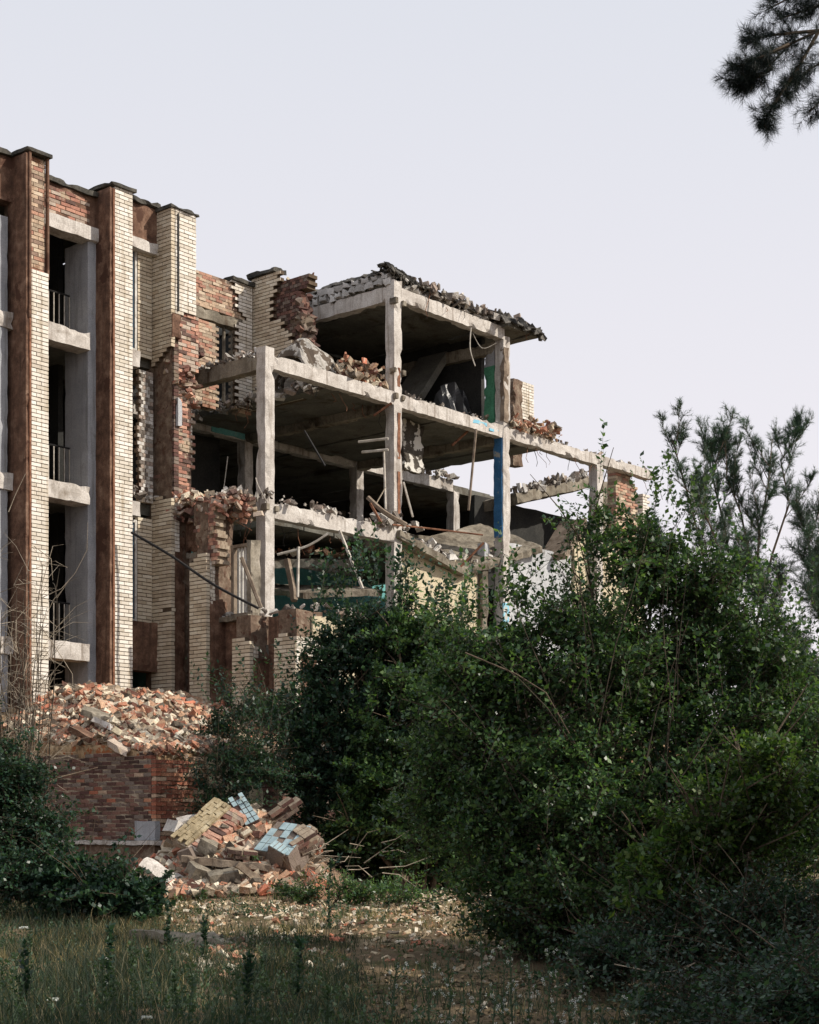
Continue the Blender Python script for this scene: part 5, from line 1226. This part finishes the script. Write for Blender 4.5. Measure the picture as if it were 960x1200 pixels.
def dry_grass():
    rng = np.random.default_rng(15); N = 15000; D = rng.uniform(17, 27, N); px = rng.uniform(-20, 600, N); x = (px-HX)/FPX*D
    nz = np.array([noise.noise(Vector((a*.7, b*.7, 27))) for a, b in zip(x, D)]); k = (nz > -.05+.25*(px > 230)) & (rng.random(N) < np.where(px < 300, 1, .6)); x, D, nz = x[k], D[k], nz[k]; n = len(x)
    b0 = np.array([[a, b, gz(a, b)] for a, b in zip(x, D)]); h = rng.uniform(.05, .18, n)*(1+nz); lean = rng.normal(0, .45, (n, 2)); a = rng.uniform(0, 6.28, n); w = .005
    s = np.stack([np.cos(a)*w, np.sin(a)*w, 0*a], 1); tip = b0+np.stack([lean[:, 0]*h, lean[:, 1]*h, h], 1)
    v = np.stack([b0-s, b0+s, tip], 1).reshape(-1, 3); o = nmesh('dry_grass', v, np.arange(len(v)).reshape(-1, 3), 'drygrass', None, 'stuff'); tag(o, 'sun-bleached dry grass round the sunlit strip', 'grass')
dry_grass()
def far_wood():
    rng = np.random.default_rng(25); N = 26000; x = rng.uniform(-4, 48, N); D = rng.uniform(78, 90, N); top = 7+2.2*np.sin(x*.35)+1.4*np.sin(x*.9+2)
    z = top*rng.uniform(0, 1, N)**.7+rng.normal(0, .3, N); b0 = np.stack([x, D, z], 1); d = rng.normal(0, 1, (N, 3)); d /= np.linalg.norm(d, axis=1, keepdims=True)
    v, f = twig_leaves(b0, d, np.full(N, .5), 3, .38, .4, rng); o = nmesh('distant_wood', v, f, 'leaf_dark', None, 'stuff'); tag(o, 'far belt of trees seen through gaps at the right', 'woodland')
far_wood()
# low ground-cover weeds
rng = np.random.default_rng(9); n = 3600; D = 9.5+17*rng.uniform(0, 1, n); px = np.where(rng.random(n) < .6, rng.uniform(-30, 420, n), rng.uniform(200, 620, n)); x = (px-HX)/FPX*D
nz = np.array([noise.noise(Vector((a*.8, b*.8, 17))) for a, b in zip(x, D)]); k = nz > .02; x, D = x[k], D[k]
b0 = np.array([[a, b, gz(a, b)] for a, b in zip(x, D)]); d = rng.normal(0, .5, b0.shape)+[0, 0, 1]; d /= np.linalg.norm(d, axis=1, keepdims=True)
v, f = twig_leaves(b0, d, rng.uniform(.08, .28, len(b0)), 10, .035, .3, rng); o = nmesh('ground_weeds', v, f, 'weed', None, 'stuff'); tag(o, 'small leafy weeds spread through the grass', 'weeds')
# single tall weeds
def weed(px, py_top, D, label, group, flowers=True, seed=1, leaf=.03, mat='weed', lean=0, dense=34):
    rng = np.random.default_rng(seed); root = gpt(px, D); top = P(px+lean, py_top, D); e = empty('flowering_weed' if flowers else 'tall_weed', root, label=label, cat='weed', group=group)
    h = (top-root).length; m = MB(); r = random.Random(seed); br = []
    pts = [root.lerp(top, t)+Vector((noise.noise(Vector((t*3, seed, 0)))*.04, 0, 0))*t for t in [i/8 for i in range(9)]]; pts[0] = root.copy()
    m.tube([p-root for p in pts], .007, .003, n=4)
    for k in range(9 if flowers else 3):
        p = pts[r.randint(2, 7)]; q = p+Vector((r.uniform(-.14, .14), r.uniform(-.1, .1), r.uniform(.05, .22)))*(h/.9); m.tube([p-root, q-root], .003, .0015, n=3); br.append((p, q))
    part(m, 'stem', 'weed', e)
    base = np.array([list(pts[i]) for i in range(8)]+[list(p) for p, q in br]); tip = np.array([list(pts[i+1]) for i in range(8)]+[list(q) for p, q in br])
    d = tip-base; ln = np.linalg.norm(d, axis=1); d = d/ln[:, None]
    v, f = twig_leaves(base, d, ln, max(3, dense//8), leaf, .28, rng); nmesh('foliage', v-np.array(root), f, mat, e)
    if flowers:
        fm = MB()
        for k in range(15):
            p, q = r.choice(br); c = p.lerp(q, r.uniform(.4, 1))-root
            for s in range(5):
                a = s*1.256+r.random(); b_ = Vector((math.cos(a), r.uniform(-.4, .4), math.sin(a)))*.008; c2 = Vector((math.cos(a+.7), r.uniform(-.4, .4), math.sin(a+.7)))*.008
                fm.add([c, c+b_, c+(b_+c2)*.8, c+c2], [(0, 1, 2, 3)])
        part(fm, 'flower', 'petal', e)
spots = [(455, 1120, 10.4), (505, 1118, 10.2), (528, 1118, 10.6), (560, 1072, 10.8), (590, 1125, 10.3), (600, 1105, 10.9), (618, 1120, 10.5), (640, 1108, 10.7), (650, 1140, 10.1), (680, 1125, 10.6), (695, 1155, 10), (730, 1165, 9.9), (545, 1150, 9.9), (572, 1150, 9.8), (515, 1160, 9.7), (665, 1165, 9.8)]
spots.sort(); ORD = 'leftmost second third fourth fifth sixth seventh eighth ninth tenth eleventh twelfth thirteenth fourteenth fifteenth rightmost'.split()
for i, (x, y, D) in enumerate(spots): weed(x, y, D, ORD[i]+(' thin stalk with small pale flowers' if i in (0, 15) else ' from the left among the thin pale-flowered stalks')+' at the bottom of the view', 'flowering stalks in the foreground', True, 40+i, lean=random.Random(i).uniform(-6, 14))
dspots = [(350, 1100, 14, 'dark bushy spike-shaped weed between the path and the grass'), (197, 1060, 17, 'slim dark weed standing before the left end of the rubble pile'), (386, 1010, 21.5, 'slim dark weed right of the rubble pile in the sunlit strip'),
          (30, 1105, 12, 'tall dark weed near the lower left corner'), (128, 1085, 13.5, 'leafy weed in the left grass below the low shrub'), (290, 1120, 12.5, 'leafy weed in the grass left of the dark spike'), (240, 1075, 17, 'small weed in front of the scattered chips')]
for i, (x, y, D, lab) in enumerate(dspots): weed(x, y, D, lab, None, False, 70+i, .05, 'leaf_dark', dense=130)
for i in range(26):
    r = random.Random(200+i); px = r.uniform(0, 400); D = r.uniform(10, 15); h = r.uniform(.35, .65); py = HY+(1.5-h)*FPX/D
    weed(px, py, D, 'knee-high leafy weed in the shaded foreground grass', 'knee-high weeds in the grass', False, 100+i, .035, 'weed', dense=70)
for i, (x, y) in enumerate(((62, 1171), (28, 1087), (172, 1192))):
    root = P(x, y, 11.5 if y > 1100 else 16); fm = MB(); r = random.Random(i)
    for k in range(60):
        c = Vector((r.uniform(-.035, .035), r.uniform(-.035, .035), r.uniform(-.006, .006))); fm.chunk(c, (.01, .01, .004), r)
    g = gpt(x, root.y); m = MB(); m.tube([Vector((0, 0, 0)), Vector((0, 0, g.z-root.z))], .003, n=3); o = empty('umbel_flower', root, label=['white flat flower head nearest the bottom left corner', 'white flat flower head below the low shrub at the left', 'white flat flower head at the very bottom'][i], cat='flower')
    part(fm, 'flower_head', 'petal', o); part(m, 'stem', 'weed', o)
# long-leaved sprigs on the dark side of the large tree
for i, (x, y, D, lab) in enumerate(((745, 1005, 15.6, 'upper sprig of larger pale leaves against the dark undergrowth'), (742, 1050, 15.4, 'lower sprig of larger pale leaves against the dark undergrowth'))):
    rng = np.random.default_rng(i); p = np.array([list(P(x+rng.uniform(-12, 12), y+rng.uniform(-16, 16), D)) for _ in range(9)]); d = rng.normal(0, .6, p.shape); d /= np.linalg.norm(d, axis=1, keepdims=True)
    v, f = twig_leaves(p, d, np.full(9, .25), 6, .11, .24, rng, .5); o = nmesh('leafy_sprig', v, f, 'leaf_light'); o['kind'] = 'stuff'; tag(o, lab, 'sprig')

for o in bpy.data.objects:
    n = o.name.split('.')[0]
    if o.parent and (n.endswith('mortar') or n in ('twig', 'twigs', 'stem', 'flower', 'crown', 'foliage', 'rebar_tangle')): o['kind'] = 'stuff'
